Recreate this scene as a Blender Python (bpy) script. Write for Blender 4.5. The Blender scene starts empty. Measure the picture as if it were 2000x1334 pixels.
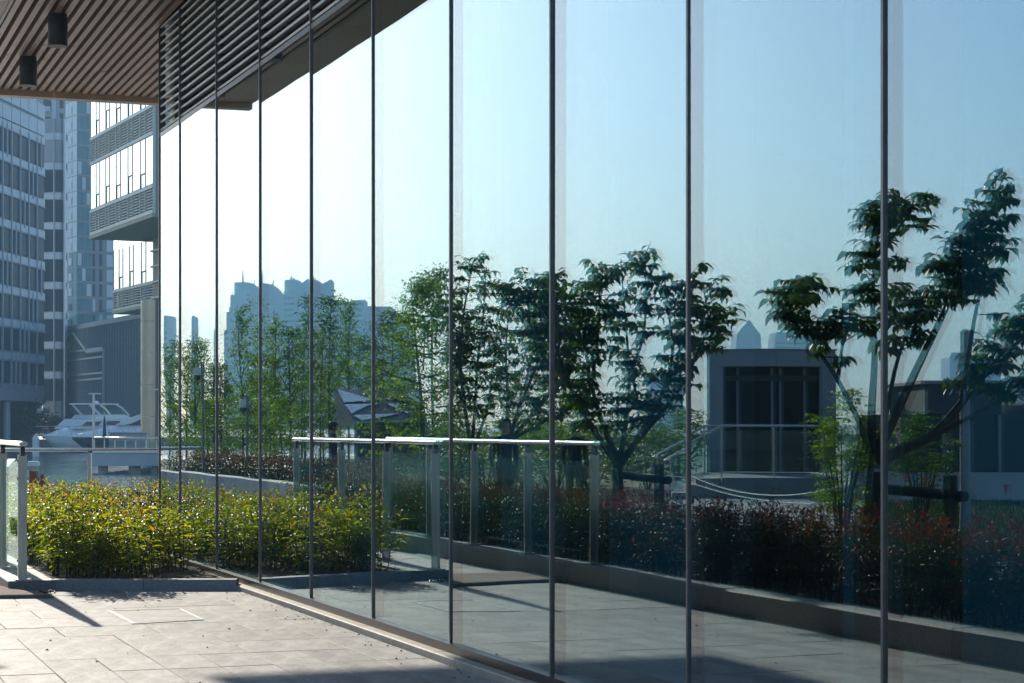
import bpy, bmesh, math, random
import numpy as np
from mathutils import Vector, Matrix
R = math.radians
random.seed(7)
rng = np.random.default_rng(7)
S = bpy.context.scene
COL = S.collection

# ------------------------------------------------------------------ camera, sky, sun, exposure
F = 3950.0 / 2000.0            # focal length / picture width
CX, HY = 1000.0, 834.0         # principal column and horizon row of the photograph (2000 px wide)
H = 1.5                        # eye height
cam = bpy.data.objects.new('camera', bpy.data.cameras.new('camera'))
COL.objects.link(cam)
cam.location = (0, 0, H)
cam.rotation_euler = (R(90), 0, 0)
cam.data.sensor_width = 36
cam.data.lens = 36 * F
cam.data.shift_y = (HY - 667) / 2000
cam.data.clip_start = 0.1
cam.data.clip_end = 6000
S.camera = cam

SUN_EL, SUN_AZ = R(20.6), R(-22.3)          # azimuth from +Y, clockwise
world = bpy.data.worlds.new('World')
S.world = world
world.use_nodes = True
wt = world.node_tree
sky = wt.nodes.new('ShaderNodeTexSky')
sky.sky_type = 'NISHITA'
sky.sun_disc = False
sky.sun_elevation = SUN_EL
sky.sun_rotation = SUN_AZ
sky.altitude = 0
sky.air_density = 1.0
sky.dust_density = 1.0
sky.ozone_density = 4.0
wt.links.new(sky.outputs[0], wt.nodes['Background'].inputs[0])
wt.nodes['Background'].inputs[1].default_value = 0.13
sun = bpy.data.objects.new('sun', bpy.data.lights.new('sun', 'SUN'))
COL.objects.link(sun)
sun.data.energy = 4.2
sun.data.angle = R(0.53)
sun.data.color = (1.0, 0.92, 0.78)
to_sun = Vector((math.sin(SUN_AZ) * math.cos(SUN_EL), math.cos(SUN_AZ) * math.cos(SUN_EL), math.sin(SUN_EL)))
sun.rotation_euler = to_sun.to_track_quat('Z', 'Y').to_euler()
sun.location = (-20, 20, 40)
S.view_settings.view_transform = 'Standard'
S.view_settings.look = 'None'
S.view_settings.gamma = 1
S.view_settings.use_curve_mapping = False
S.view_settings.exposure = 0.66
S.render.engine = 'CYCLES'
S.cycles.max_bounces = 10
S.cycles.diffuse_bounces = 3
S.cycles.glossy_bounces = 6
S.cycles.transmission_bounces = 8
S.cycles.transparent_max_bounces = 40
S.cycles.volume_bounces = 0
S.cycles.caustics_reflective = False
S.cycles.caustics_refractive = False
S.cycles.sample_clamp_indirect = 6
S.cycles.use_denoising = True

# ------------------------------------------------------------------ places
# The glass wall runs along DV; NV points into the building, DW is its distance from the eye.
TH = math.atan(1430 / 3950)
DV = np.array([-math.sin(TH), math.cos(TH)])
NV = np.array([math.cos(TH), math.sin(TH)])
DW = 4.09
WROT = math.atan2(DV[1], DV[0])


def W(t, a):
    """world x, y at t metres along the wall and a metres out in front of it"""
    p = (DW - a) * NV + t * DV
    return float(p[0]), float(p[1])


def seen(px, Y):
    return (px - CX) / 3950.0 * Y, Y


def hgt(y, Y):
    return H + (HY - y) / 3950.0 * Y


NODES = [22.715, 21.60, 19.78, 17.95, 16.13, 14.30, 12.47, 10.65, 8.82, 6.996, 5.17, 3.34, 1.52, -0.31, -2.14, -3.97]
YAW = [1.05, .77, .65, .36, .10] + [0] * 10   # the wall bends gently towards the plaza at its far end
MULL = [325, 362, 431, 513, 608, 731, 884, 1079, 1346, 1725]
node_a = [0.0] * len(NODES)
for i in range(4, -1, -1):
    node_a[i] = node_a[i + 1] + (NODES[i] - NODES[i + 1]) * math.tan(R(YAW[i]))


def wall_a(t):
    for i in range(len(NODES) - 1):
        if NODES[i] >= t >= NODES[i + 1]:
            f = (NODES[i] - t) / (NODES[i] - NODES[i + 1])
            return node_a[i] * (1 - f) + node_a[i + 1] * f
    return 0.0


def across(px, Y, pane=None):
    """where a thing stands that is met in the glass at column px and depth Y (mirrored back over the wall)"""
    i = pane
    if i is None:
        i = max(k for k in range(len(MULL)) if MULL[k] <= max(px, 325))
    yaw = R(YAW[min(i, len(YAW) - 1)])
    th = TH + yaw
    n = np.array([math.cos(th), math.sin(th)])
    k = min(i + 1, len(NODES) - 1)
    o = np.array(W(NODES[k], node_a[k]))
    p = np.array(seen(px, Y))
    q = p - 2 * np.dot(p - o, n) * n
    return float(q[0]), float(q[1])


# ------------------------------------------------------------------ materials
MATS = {}


def _nodes(name):
    m = bpy.data.materials.new(name)
    m.use_nodes = True
    nt = m.node_tree
    return m, nt, nt.nodes['Principled BSDF'], nt.nodes['Material Output']


def _noise(nt, scale, detail=4, coord='Object', stretch=None):
    tc = nt.nodes.new('ShaderNodeTexCoord')
    n = nt.nodes.new('ShaderNodeTexNoise')
    n.inputs['Scale'].default_value = scale
    n.inputs['Detail'].default_value = detail
    if stretch:
        mp = nt.nodes.new('ShaderNodeMapping')
        mp.inputs['Scale'].default_value = stretch
        nt.links.new(tc.outputs[coord], mp.inputs[0])
        nt.links.new(mp.outputs[0], n.inputs['Vector'])
    else:
        nt.links.new(tc.outputs[coord], n.inputs['Vector'])
    return n


def _ramp(nt, src, stops):
    r = nt.nodes.new('ShaderNodeValToRGB')
    e = r.color_ramp.elements
    while len(e) < len(stops):
        e.new(0.5)
    for i, (p, c) in enumerate(stops):
        e[i].position = p
        e[i].color = (*c, 1)
    nt.links.new(src, r.inputs[0])
    return r


def mat(name, c1, c2=None, rough=0.6, metal=0.0, scale=6.0, bump=0.0, bscale=None, stretch=None, spec=0.5, island=False, coat=0.0):
    if name in MATS:
        return MATS[name]
    m, nt, b, out = _nodes(name)
    b.inputs['Roughness'].default_value = rough
    b.inputs['Metallic'].default_value = metal
    b.inputs['Specular IOR Level'].default_value = spec
    b.inputs['Coat Weight'].default_value = coat
    c2 = c2 or tuple(x * 0.85 for x in c1)
    n = _noise(nt, scale, 5, stretch=stretch)
    r = _ramp(nt, n.outputs['Fac'], [(0.35, c1), (0.65, c2)])
    col = r.outputs[0]
    if island:
        g = nt.nodes.new('ShaderNodeObjectInfo')
        hs = nt.nodes.new('ShaderNodeHueSaturation')
        mr = nt.nodes.new('ShaderNodeMapRange')
        mr.inputs['To Min'].default_value = 0.82
        mr.inputs['To Max'].default_value = 1.15
        nt.links.new(g.outputs['Random'], mr.inputs[0])
        nt.links.new(mr.outputs[0], hs.inputs['Value'])
        nt.links.new(col, hs.inputs['Color'])
        col = hs.outputs[0]
    nt.links.new(col, b.inputs['Base Color'])
    if bump:
        n2 = _noise(nt, bscale or scale * 4, 6)
        bp = nt.nodes.new('ShaderNodeBump')
        bp.inputs['Strength'].default_value = 1
        bp.inputs['Distance'].default_value = bump
        nt.links.new(n2.outputs['Fac'], bp.inputs['Height'])
        nt.links.new(bp.outputs[0], b.inputs['Normal'])
    MATS[name] = m
    return m


def leafmat(name, stops, rough=0.4, trans=0.5, tcol=None, spec=0.5):
    """leaf: colour differs from leaf to leaf, light shines through"""
    m, nt, b, out = _nodes(name)
    g = nt.nodes.new('ShaderNodeNewGeometry')
    r = _ramp(nt, g.outputs['Random Per Island'], stops)
    b.inputs['Roughness'].default_value = rough
    b.inputs['Specular IOR Level'].default_value = spec
    nt.links.new(r.outputs[0], b.inputs['Base Color'])
    tr = nt.nodes.new('ShaderNodeBsdfTranslucent')
    mx = nt.nodes.new('ShaderNodeMixRGB')
    mx.blend_type = 'MULTIPLY'
    mx.inputs[0].default_value = 1
    mx.inputs[2].default_value = (*(tcol or (3.2, 3.0, 1.0)), 1)
    nt.links.new(r.outputs[0], mx.inputs[1])
    nt.links.new(mx.outputs[0], tr.inputs[0])
    sh = nt.nodes.new('ShaderNodeMixShader')
    sh.inputs[0].default_value = trans
    nt.links.new(b.outputs[0], sh.inputs[1])
    nt.links.new(tr.outputs[0], sh.inputs[2])
    nt.links.new(sh.outputs[0], out.inputs[0])
    MATS[name] = m
    return m


def glassmat(name, tint, refl0, rcol, wave=0.0, wscale=0.8, rough=0.0, rmax=1.0, power=4.0):
    """coated glazing: mirror image and see-through mixed by the angle of view"""
    m, nt, b, out = _nodes(name)
    nt.nodes.remove(b)
    tr = nt.nodes.new('ShaderNodeBsdfTransparent')
    tr.inputs[0].default_value = (*tint, 1)
    gl = nt.nodes.new('ShaderNodeBsdfGlossy')
    gl.inputs['Color'].default_value = (*rcol, 1)
    gl.inputs['Roughness'].default_value = rough
    fr = nt.nodes.new('ShaderNodeLayerWeight')
    fr.inputs['Blend'].default_value = 0.5
    pw = nt.nodes.new('ShaderNodeMath')
    pw.operation = 'POWER'
    pw.inputs[1].default_value = power
    nt.links.new(fr.outputs['Facing'], pw.inputs[0])
    mr = nt.nodes.new('ShaderNodeMapRange')
    mr.inputs['To Min'].default_value = refl0
    mr.inputs['To Max'].default_value = rmax
    nt.links.new(pw.outputs[0], mr.inputs[0])
    sh = nt.nodes.new('ShaderNodeMixShader')
    nt.links.new(mr.outputs[0], sh.inputs[0])
    nt.links.new(tr.outputs[0], sh.inputs[1])
    nt.links.new(gl.outputs[0], sh.inputs[2])
    nt.links.new(sh.outputs[0], out.inputs[0])
    if wave:
        n = _noise(nt, wscale, 1)
        bp = nt.nodes.new('ShaderNodeBump')
        bp.inputs['Strength'].default_value = 1
        bp.inputs['Distance'].default_value = wave
        nt.links.new(n.outputs['Fac'], bp.inputs['Height'])
        nt.links.new(bp.outputs[0], gl.inputs['Normal'])
    MATS[name] = m
    return m


GLASS = glassmat('facade glass', (.60, .84, .88), 0.26, (.86, .95, .98), wave=0.0016, wscale=0.62)
RAILGLASS = glassmat('railing glass', (.78, .90, .89), 0.035, (.9, 1, 1), rmax=.11, power=5.0)
STEEL = mat('brushed steel', (.52, .50, .47), (.42, .40, .37), rough=.32, metal=1, scale=30, stretch=(1, 1, .1))
RAILSTEEL = mat('polished rail steel', (.62, .61, .60), (.5, .49, .48), rough=.2, metal=1, scale=20)
DARKMETAL = mat('dark anodised metal', (.045, .042, .042), (.03, .03, .03), rough=.35, metal=.6)
MULLMETAL = mat('mullion metal', (.20, .18, .18), (.15, .14, .14), rough=.4, metal=.6, scale=10)
LOUVRE = mat('louvre aluminium', (.80, .78, .75), (.72, .70, .67), rough=.38, metal=.2, scale=8)
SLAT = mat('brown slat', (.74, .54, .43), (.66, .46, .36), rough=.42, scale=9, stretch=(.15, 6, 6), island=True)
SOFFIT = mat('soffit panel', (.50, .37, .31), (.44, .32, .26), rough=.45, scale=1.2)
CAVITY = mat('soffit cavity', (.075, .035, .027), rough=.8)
TRIM = mat('tan trim', (.74, .56, .43), (.68, .50, .39), rough=.4, scale=3)
GRANITE = mat('granite kerb', (.38, .38, .37), (.27, .27, .27), rough=.7, scale=40, bump=.002, bscale=120, island=True)
BLACKPL = mat('black plastic', (.02, .02, .02), rough=.4)
LAMPMET = mat('lamp housing', (.055, .053, .05), (.04, .04, .038), rough=.5, scale=14)
WHITE = mat('white paint', (.78, .78, .77), (.7, .7, .7), rough=.4, scale=2)
BARK = mat('tree bark', (.10, .075, .055), (.05, .038, .03), rough=.9, scale=14, bump=.01, stretch=(1, 1, .25))
TWIG = mat('shrub stems', (.11, .07, .045), (.06, .04, .028), rough=.85, scale=20)
WOODPOST = mat('stake wood', (.09, .065, .05), (.05, .035, .03), rough=.85, scale=10, bump=.004)


def pavermat():
    m, nt, b, out = _nodes('granite paver')
    tc = nt.nodes.new('ShaderNodeTexCoord')
    fine = _noise(nt, 130, 3)
    r1 = _ramp(nt, fine.outputs['Fac'], [(.3, (.27, .258, .24)), (.5, (.42, .40, .375)), (.7, (.525, .50, .47))])
    wear = _noise(nt, 1.7, 6, stretch=(1, 2.4, 1))
    r2 = _ramp(nt, wear.outputs['Fac'], [(.28, (.60, .58, .55)), (.5, (.92, .91, .90)), (.66, (1.10, 1.09, 1.08))])
    mx = nt.nodes.new('ShaderNodeMixRGB')
    mx.blend_type = 'MULTIPLY'
    mx.inputs[0].default_value = 1
    nt.links.new(r1.outputs[0], mx.inputs[1])
    nt.links.new(r2.outputs[0], mx.inputs[2])
    oi = nt.nodes.new('ShaderNodeObjectInfo')
    hs = nt.nodes.new('ShaderNodeHueSaturation')
    mr = nt.nodes.new('ShaderNodeMapRange')
    mr.inputs['To Min'].default_value = 0.80
    mr.inputs['To Max'].default_value = 1.14
    nt.links.new(oi.outputs['Random'], mr.inputs[0])
    nt.links.new(mr.outputs[0], hs.inputs['Value'])
    nt.links.new(mx.outputs[0], hs.inputs['Color'])
    dn = _noise(nt, 11, 6, stretch=(1, 1.8, 1))
    rd = _ramp(nt, dn.outputs['Fac'], [(.32, (.80, .79, .77)), (.5, (1, 1, 1)), (.7, (1.06, 1.06, 1.05))])
    md = nt.nodes.new('ShaderNodeMixRGB')
    md.blend_type = 'MULTIPLY'
    md.inputs[0].default_value = 1
    nt.links.new(hs.outputs[0], md.inputs[1])
    nt.links.new(rd.outputs[0], md.inputs[2])
    hs = md
    # rusty stains with a shape of their own
    st = _noise(nt, .9, 5, stretch=(1, 1, 1))
    r3 = _ramp(nt, st.outputs['Fac'], [(.55, (0, 0, 0)), (.72, (1, 1, 1))])
    m2 = nt.nodes.new('ShaderNodeMixRGB')
    m2.inputs[2].default_value = (.40, .31, .23, 1)
    mm = nt.nodes.new('ShaderNodeMath')
    mm.operation = 'MULTIPLY'
    mm.inputs[1].default_value = .45
    nt.links.new(r3.outputs[0], mm.inputs[0])
    nt.links.new(mm.outputs[0], m2.inputs[0])
    nt.links.new(hs.outputs[0], m2.inputs[1])
    nt.links.new(m2.outputs[0], b.inputs['Base Color'])
    b.inputs['Roughness'].default_value = .7
    b.inputs['Specular IOR Level'].default_value = .25
    bp = nt.nodes.new('ShaderNodeBump')
    bp.inputs['Distance'].default_value = .0022
    nt.links.new(fine.outputs['Fac'], bp.inputs['Height'])
    bp2 = nt.nodes.new('ShaderNodeBump')
    bp2.inputs['Distance'].default_value = .012
    w2 = _noise(nt, 3.2, 3, stretch=(1, 2, 1))
    nt.links.new(w2.outputs['Fac'], bp2.inputs['Height'])
    nt.links.new(bp.outputs[0], bp2.inputs['Normal'])
    nt.links.new(bp2.outputs[0], b.inputs['Normal'])
    MATS['paver'] = m
    return m


PAVER = pavermat()


def groundmat():
    m, nt, b, out = _nodes('ground paving')
    tc = nt.nodes.new('ShaderNodeTexCoord')
    mp = nt.nodes.new('ShaderNodeMapping')
    mp.inputs['Rotation'].default_value = (0, 0, -WROT)
    br = nt.nodes.new('ShaderNodeTexBrick')
    br.inputs['Scale'].default_value = 1
    br.inputs['Brick Width'].default_value = .9
    br.inputs['Row Height'].default_value = .45
    br.inputs['Mortar Size'].default_value = .012
    br.inputs['Color1'].default_value = (.40, .385, .36, 1)
    br.inputs['Color2'].default_value = (.34, .33, .31, 1)
    br.inputs['Mortar'].default_value = (.14, .13, .12, 1)
    nt.links.new(tc.outputs['Object'], mp.inputs[0])
    nt.links.new(mp.outputs[0], br.inputs['Vector'])
    n = _noise(nt, .35, 6)
    r = _ramp(nt, n.outputs['Fac'], [(.3, (.75, .74, .72)), (.7, (1.05, 1.04, 1.02))])
    mx = nt.nodes.new('ShaderNodeMixRGB')
    mx.blend_type = 'MULTIPLY'
    mx.inputs[0].default_value = 1
    nt.links.new(br.outputs[0], mx.inputs[1])
    nt.links.new(r.outputs[0], mx.inputs[2])
    nt.links.new(mx.outputs[0], b.inputs['Base Color'])
    b.inputs['Roughness'].default_value = .6
    MATS['ground'] = m
    return m


def watermat():
    m, nt, b, out = _nodes('harbour water')
    b.inputs['Base Color'].default_value = (.015, .085, .10, 1)
    b.inputs['Roughness'].default_value = .06
    b.inputs['IOR'].default_value = 1.33
    n1 = _noise(nt, 1.1, 4, stretch=(.45, 1.5, 1))
    n2 = _noise(nt, .12, 3)
    ad = nt.nodes.new('ShaderNodeMath')
    ad.operation = 'ADD'
    nt.links.new(n1.outputs['Fac'], ad.inputs[0])
    nt.links.new(n2.outputs['Fac'], ad.inputs[1])
    bp = nt.nodes.new('ShaderNodeBump')
    bp.inputs['Distance'].default_value = .22
    nt.links.new(ad.outputs[0], bp.inputs['Height'])
    nt.links.new(bp.outputs[0], b.inputs['Normal'])
    MATS['water'] = m
    return m


# ------------------------------------------------------------------ mesh helpers
def link(name, me, parent=None, loc=None, rz=None):
    o = bpy.data.objects.new(name, me)
    COL.objects.link(o)
    if parent is not None:
        o.parent = parent
    if loc is not None:
        o.location = loc
    if rz is not None:
        o.rotation_euler = (0, 0, rz)
    return o


def tag(o, label=None, cat=None, group=None, kind=None):
    if label:
        o['label'] = label
    if cat:
        o['category'] = cat
    if group:
        o['group'] = group
    if kind:
        o['kind'] = kind
    return o


def thing(name, label, cat, loc=(0, 0, 0), rz=0, group=None):
    return tag(link(name, None, None, loc, rz), label, cat, group)


class MB:
    def __init__(s):
        s.v, s.f, s.m, s.sm = [], [], [], []

    def add(s, verts, faces, mi=0, smooth=False):
        o = len(s.v)
        s.v += [tuple(v) for v in verts]
        for f in faces:
            s.f.append(tuple(i + o for i in f))
            s.m.append(mi)
            s.sm.append(smooth)
        return s

    def box(s, x0, x1, y0, y1, z0, z1, mi=0, M=None):
        v = [(x, y, z) for z in (z0, z1) for y in (y0, y1) for x in (x0, x1)]
        if M is not None:
            v = [tuple(M @ Vector(p)) for p in v]
        return s.add(v, [(0, 2, 3, 1), (4, 5, 7, 6), (0, 1, 5, 4), (1, 3, 7, 5), (3, 2, 6, 7), (2, 0, 4, 6)], mi)

    def bbox(s, x0, x1, y0, y1, z0, z1, b=.01, mi=0):
        """box with its upper edges chamfered"""
        lo = [(x0, y0, z0), (x1, y0, z0), (x1, y1, z0), (x0, y1, z0)]
        mid = [(x, y, z1 - b) for x, y, _ in lo]
        top = [(x0 + b, y0 + b, z1), (x1 - b, y0 + b, z1), (x1 - b, y1 - b, z1), (x0 + b, y1 - b, z1)]
        f = [(3, 2, 1, 0), (8, 9, 10, 11)]
        for i in range(4):
            j = (i + 1) % 4
            f += [(i, j, 4 + j, 4 + i), (4 + i, 4 + j, 8 + j, 8 + i)]
        return s.add(lo + mid + top, f, mi)

    def prism(s, poly, z0, z1, mi=0):
        n = len(poly)
        v = [(x, y, z0) for x, y in poly] + [(x, y, z1) for x, y in poly]
        f = [tuple(reversed(range(n))), tuple(range(n, 2 * n))]
        f += [(i, (i + 1) % n, n + (i + 1) % n, n + i) for i in range(n)]
        return s.add(v, f, mi)

    def xprism(s, poly, y0, y1, mi=0):
        """outline in x, z given a thickness in y"""
        n = len(poly)
        v = [(x, y0, z) for x, z in poly] + [(x, y1, z) for x, z in poly]
        f = [tuple(range(n)), tuple(reversed(range(n, 2 * n)))]
        f += [(i, n + i, n + (i + 1) % n, (i + 1) % n) for i in range(n)]
        return s.add(v, f, mi)

    def tube(s, path, rad, n=6, mi=0, cap=True, flat=1.0):
        P = [Vector(p) for p in path]
        if not isinstance(rad, (list, tuple)):
            rad = [rad] * len(P)
        rings, up = [], None
        for i, p in enumerate(P):
            d = (P[min(i + 1, len(P) - 1)] - P[max(i - 1, 0)]).normalized()
            if up is None:
                up = Vector((0, 0, 1)) if abs(d.z) < .9 else Vector((1, 0, 0))
            a = d.cross(up)
            if a.length < 1e-4:
                a = d.cross(Vector((0, 1, 0)))
            a.normalize()
            b = a.cross(d).normalized()
            up = b
            rings.append([p + (a * math.cos(2 * math.pi * k / n) + b * math.sin(2 * math.pi * k / n) * flat) * rad[i] for k in range(n)])
        v = [q for r in rings for q in r]
        f = []
        for i in range(len(P) - 1):
            for k in range(n):
                f.append((i * n + k, i * n + (k + 1) % n, (i + 1) * n + (k + 1) % n, (i + 1) * n + k))
        s.add(v, f, mi, True)
        if cap:
            s.add(rings[0], [tuple(reversed(range(n)))], mi)
            s.add(rings[-1], [tuple(range(n))], mi)
        return s

    def lathe(s, prof, n=16, mi=0, c=(0, 0), smooth=True):
        v, f = [], []
        for r, z in prof:
            v += [(c[0] + r * math.cos(2 * math.pi * k / n), c[1] + r * math.sin(2 * math.pi * k / n), z) for k in range(n)]
        for i in range(len(prof) - 1):
            for k in range(n):
                f.append((i * n + k, i * n + (k + 1) % n, (i + 1) * n + (k + 1) % n, (i + 1) * n + k))
        s.add(v, f, mi, smooth)
        m = len(prof) - 1
        s.add(v[:n], [tuple(reversed(range(n)))], mi)
        s.add(v[m * n:], [tuple(range(n))], mi)
        return s

    def mesh(s, name, mats):
        me = bpy.data.meshes.new(name)
        me.from_pydata(s.v, [], s.f)
        for m in (mats if isinstance(mats, (list, tuple)) else [mats]):
            me.materials.append(m)
        me.polygons.foreach_set('material_index', s.m)
        me.polygons.foreach_set('use_smooth', s.sm)
        me.update()
        return me

    def build(s, name, mats, parent=None, loc=None, rz=None):
        return link(name, s.mesh(name, mats), parent, loc, rz)


def npmesh(name, V, T, mats, mi=None, smooth=False):
    me = bpy.data.meshes.new(name)
    V = np.ascontiguousarray(V, dtype=np.float32)
    T = np.ascontiguousarray(T, dtype=np.int32)
    k = T.shape[1]
    me.vertices.add(len(V))
    me.vertices.foreach_set('co', V.ravel())
    me.loops.add(T.size)
    me.loops.foreach_set('vertex_index', T.ravel())
    me.polygons.add(len(T))
    me.polygons.foreach_set('loop_start', np.arange(0, T.size, k, dtype=np.int32))
    for m in (mats if isinstance(mats, (list, tuple)) else [mats]):
        me.materials.append(m)
    if mi is not None:
        me.polygons.foreach_set('material_index', np.ascontiguousarray(mi, dtype=np.int32))
    if smooth:
        me.polygons.foreach_set('use_smooth', np.ones(len(T), dtype=bool))
    me.update(calc_edges=True)
    me.validate()
    return me


LEAF_V = np.array([(0, 0, 0), (-.5, .38, .10), (0, .45, 0), (.5, .38, .10), (-.30, .75, -.02), (0, .78, -.10), (.30, .75, -.02), (0, 1.05, -.30)])
LEAF_T = np.array([(0, 2, 1), (0, 3, 2), (1, 2, 5), (1, 5, 4), (2, 3, 6), (2, 6, 5), (4, 5, 7), (5, 6, 7)])
SLEAF_V = np.array([(0, 0, 0), (-.5, .5, .12), (0, .5, 0), (.5, .5, .12), (0, 1, -.15)])
SLEAF_T = np.array([(0, 2, 1), (0, 3, 2), (1, 2, 4), (2, 3, 4)])


def norm(a):
    return a / np.maximum(np.linalg.norm(a, axis=1, keepdims=True), 1e-6)


def leaf_arrays(P, D, U, L, Wd, simple=False):
    """leaf blades at P growing along D with upper side towards U"""
    lv, lt = (SLEAF_V, SLEAF_T) if simple else (LEAF_V, LEAF_T)
    D = norm(D)
    X = norm(np.cross(D, U))
    Z = np.cross(X, D)
    n = len(P)
    V = (P[:, None, :] + X[:, None, :] * (lv[None, :, 0, None] * Wd[:, None, None])
         + D[:, None, :] * (lv[None, :, 1, None] * L[:, None, None])
         + Z[:, None, :] * (lv[None, :, 2, None] * L[:, None, None]))
    T = lt[None, :, :] + (np.arange(n) * len(lv))[:, None, None]
    return V.reshape(-1, 3), T.reshape(-1, 3)


def leaf_mesh(name, P, D, U, L, Wd, m, simple=False):
    V, T = leaf_arrays(P, D, U, L, Wd, simple)
    return npmesh(name, V, T, m)


# ------------------------------------------------------------------ ground, water
gm = groundmat()
GZ = -0.025
hole = [(-11.2, 42), (80, 42), (80, 250), (-260, 250), (-260, 97), (-23.8, 97)]
bm = bmesh.new()
outer = [bm.verts.new((x, y, GZ)) for x, y in [(-2300, -900), (900, -900), (900, 2300), (-2300, 2300)]]
inner = [bm.verts.new((x, y, GZ)) for x, y in hole]
edges = [bm.edges.new((outer[i], outer[(i + 1) % 4])) for i in range(4)]
edges += [bm.edges.new((inner[i], inner[(i + 1) % len(inner)])) for i in range(len(inner))]
bmesh.ops.triangle_fill(bm, use_beauty=True, edges=edges)
for f in bm.faces:
    if f.normal.z < 0:
        f.normal_flip()
me = bpy.data.meshes.new('ground')
bm.to_mesh(me)
me.materials.append(gm)
tag(link('ground', me), kind='structure')
q = MB()
n = len(hole)
for i in range(n):
    (x0, y0), (x1, y1) = hole[i], hole[(i + 1) % n]
    q.add([(x0, y0, -1.9), (x1, y1, -1.9), (x1, y1, GZ), (x0, y0, GZ)], [(0, 1, 2, 3)])
tag(q.build('quay_wall', mat('quay concrete', (.30, .29, .27), (.2, .2, .19), rough=.8, scale=.8)), kind='structure')
q = MB()
q.add([(x, y, -1.2) for x, y in hole], [tuple(range(n))])
tag(q.build('water', watermat()), kind='structure')

# ------------------------------------------------------------------ paving in front of the wall
pv = thing('pavement', None, None, (*W(0, 0), 0), WROT)
pv['kind'] = 'structure'
rows = []
t = 4.6
while t < 19.9:
    rows.append((t, .72))
    t += .72
meshes = {}


def paver_mesh(w, l):
    k = (round(w, 2), round(l, 2))
    if k not in meshes:
        meshes[k] = MB().bbox(-l / 2, l / 2, -w / 2, w / 2, -.05, 0, b=.0025).mesh('paver', PAVER)
    return meshes[k]


random.seed(11)
for ri, (t, l) in enumerate(rows):
    a = .13
    widths = []
    off = (.34 if ri % 2 else .68) if t > 13.4 else .34
    while a < 2.98:
        w = off if a == .13 else (.68 if (t > 13.4 or (ri % 3 == 0)) else .34)
        w = min(w, 3.0 - a)
        if w > .08:
            o = link('paver', paver_mesh(w - .005, l - .006), pv, (t + l / 2, a + w / 2, random.uniform(-.0016, .001)))
            o.rotation_euler = (random.gauss(0, .0008), random.gauss(0, .0008), 0)
        a += w
for k in range(4):
    for j in range(2):
        o = link('paver', paver_mesh(.44, .712), pv, (19.72 + .36 + k * .72 + .2, 2.33 + j * .445, random.uniform(-.003, 0)))

# ------------------------------------------------------------------ the glass-walled building
root = thing('glass_building', 'glass walled building with brown slatted soffit and tall reflective panes', 'building', (*W(0, 0), 0), WROT)
HL, HS = 4.75, 6.0            # foot of the louvres, underside of the soffit
blade = MB()
blade_mesh = {}
for i in range(len(NODES) - 1):
    t1, t0 = NODES[i], NODES[i + 1]
    a1, a0 = node_a[i], node_a[i + 1]
    ln = math.hypot(t1 - t0, a1 - a0)
    rz = math.atan2(a1 - a0, t1 - t0)
    key = round(ln, 2)
    # pane: an insulated unit 6 cm thick
    g = MB().box(.006, ln - .006, -.038, -.004, .10, HL)
    gp_ = g.build('glass_pane', GLASS, root, (t0, a0, 0), rz)
    gp_.rotation_euler = (random.uniform(-.0006, .0006), 0, rz + random.uniform(-.0008, .0008))
    # sill channel and stone ledge
    MB().box(0, ln, -.07, .035, .045, .10).build('sill', DARKMETAL, root, (t0, a0, 0), rz)
    MB().bbox(0, ln, -.07, .115, -.05, .045, b=.008).build('ledge', mat('ledge stone', (.50, .42, .33), (.40, .33, .26), rough=.7, scale=6, bump=.003), root, (t0, a0, 0), rz)
    # louvre grille above the glass
    MB().box(0, ln, -.24, -.2, HL, HS + .2).build('louvre_backing', CAVITY, root, (t0, a0, 0), rz)
    MB().box(0, ln, -.10, .0, HL + .003, HL + .05).build('transom', MULLMETAL, root, (t0, a0, 0), rz)
    if t1 > 7:
        if key not in blade_mesh:
            b = MB()
            M = Matrix.Rotation(R(-22), 4, 'X')
            b.box(.012, ln - .012, -.05, .05, -.010, .010, M=M)
            blade_mesh[key] = b.mesh('louvre_blade', LOUVRE)
        for k in range(14):
            link('louvre_blade', blade_mesh[key], root, (t0, a0, 0), rz).location = (t0 + .055 * math.sin(rz), a0 - .055 * math.cos(rz), HL + .10 + k * .0885)
mul = MB().box(-.009, .009, -.07, .008, .1, HS).mesh('mullion', MULLMETAL)
inner_mul = MB().box(-.03, .03, -.34, -.075, .1, HL).mesh('inner_mullion', mat('inner mullion', (.05, .10, .11), (.04, .08, .09), rough=.6))
for t, a in zip(NODES, node_a):
    link('mullion', mul, root, (t, a, 0))
    link('inner_mullion', inner_mul, root, (t, a, 0))
# end wall and shell
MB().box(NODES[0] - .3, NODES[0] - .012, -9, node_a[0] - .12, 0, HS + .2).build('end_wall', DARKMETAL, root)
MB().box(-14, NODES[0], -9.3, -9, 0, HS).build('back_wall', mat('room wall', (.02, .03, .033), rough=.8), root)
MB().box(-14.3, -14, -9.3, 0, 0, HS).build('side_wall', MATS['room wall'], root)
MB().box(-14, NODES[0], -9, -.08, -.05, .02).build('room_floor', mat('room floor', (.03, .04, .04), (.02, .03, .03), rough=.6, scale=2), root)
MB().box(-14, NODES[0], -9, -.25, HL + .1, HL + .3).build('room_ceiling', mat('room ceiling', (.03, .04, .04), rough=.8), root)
# tall fabric screens standing inside behind the glass
scr = mat('screen fabric', (.045, .25, .30), (.036, .21, .255), rough=.9, scale=2)


def inner_t(px, a):
    u = (px - CX) / 3950
    Y = (DW - a) / (NV[0] * u + NV[1])
    return float(-u * Y * math.sin(TH) + Y * math.cos(TH))


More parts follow.
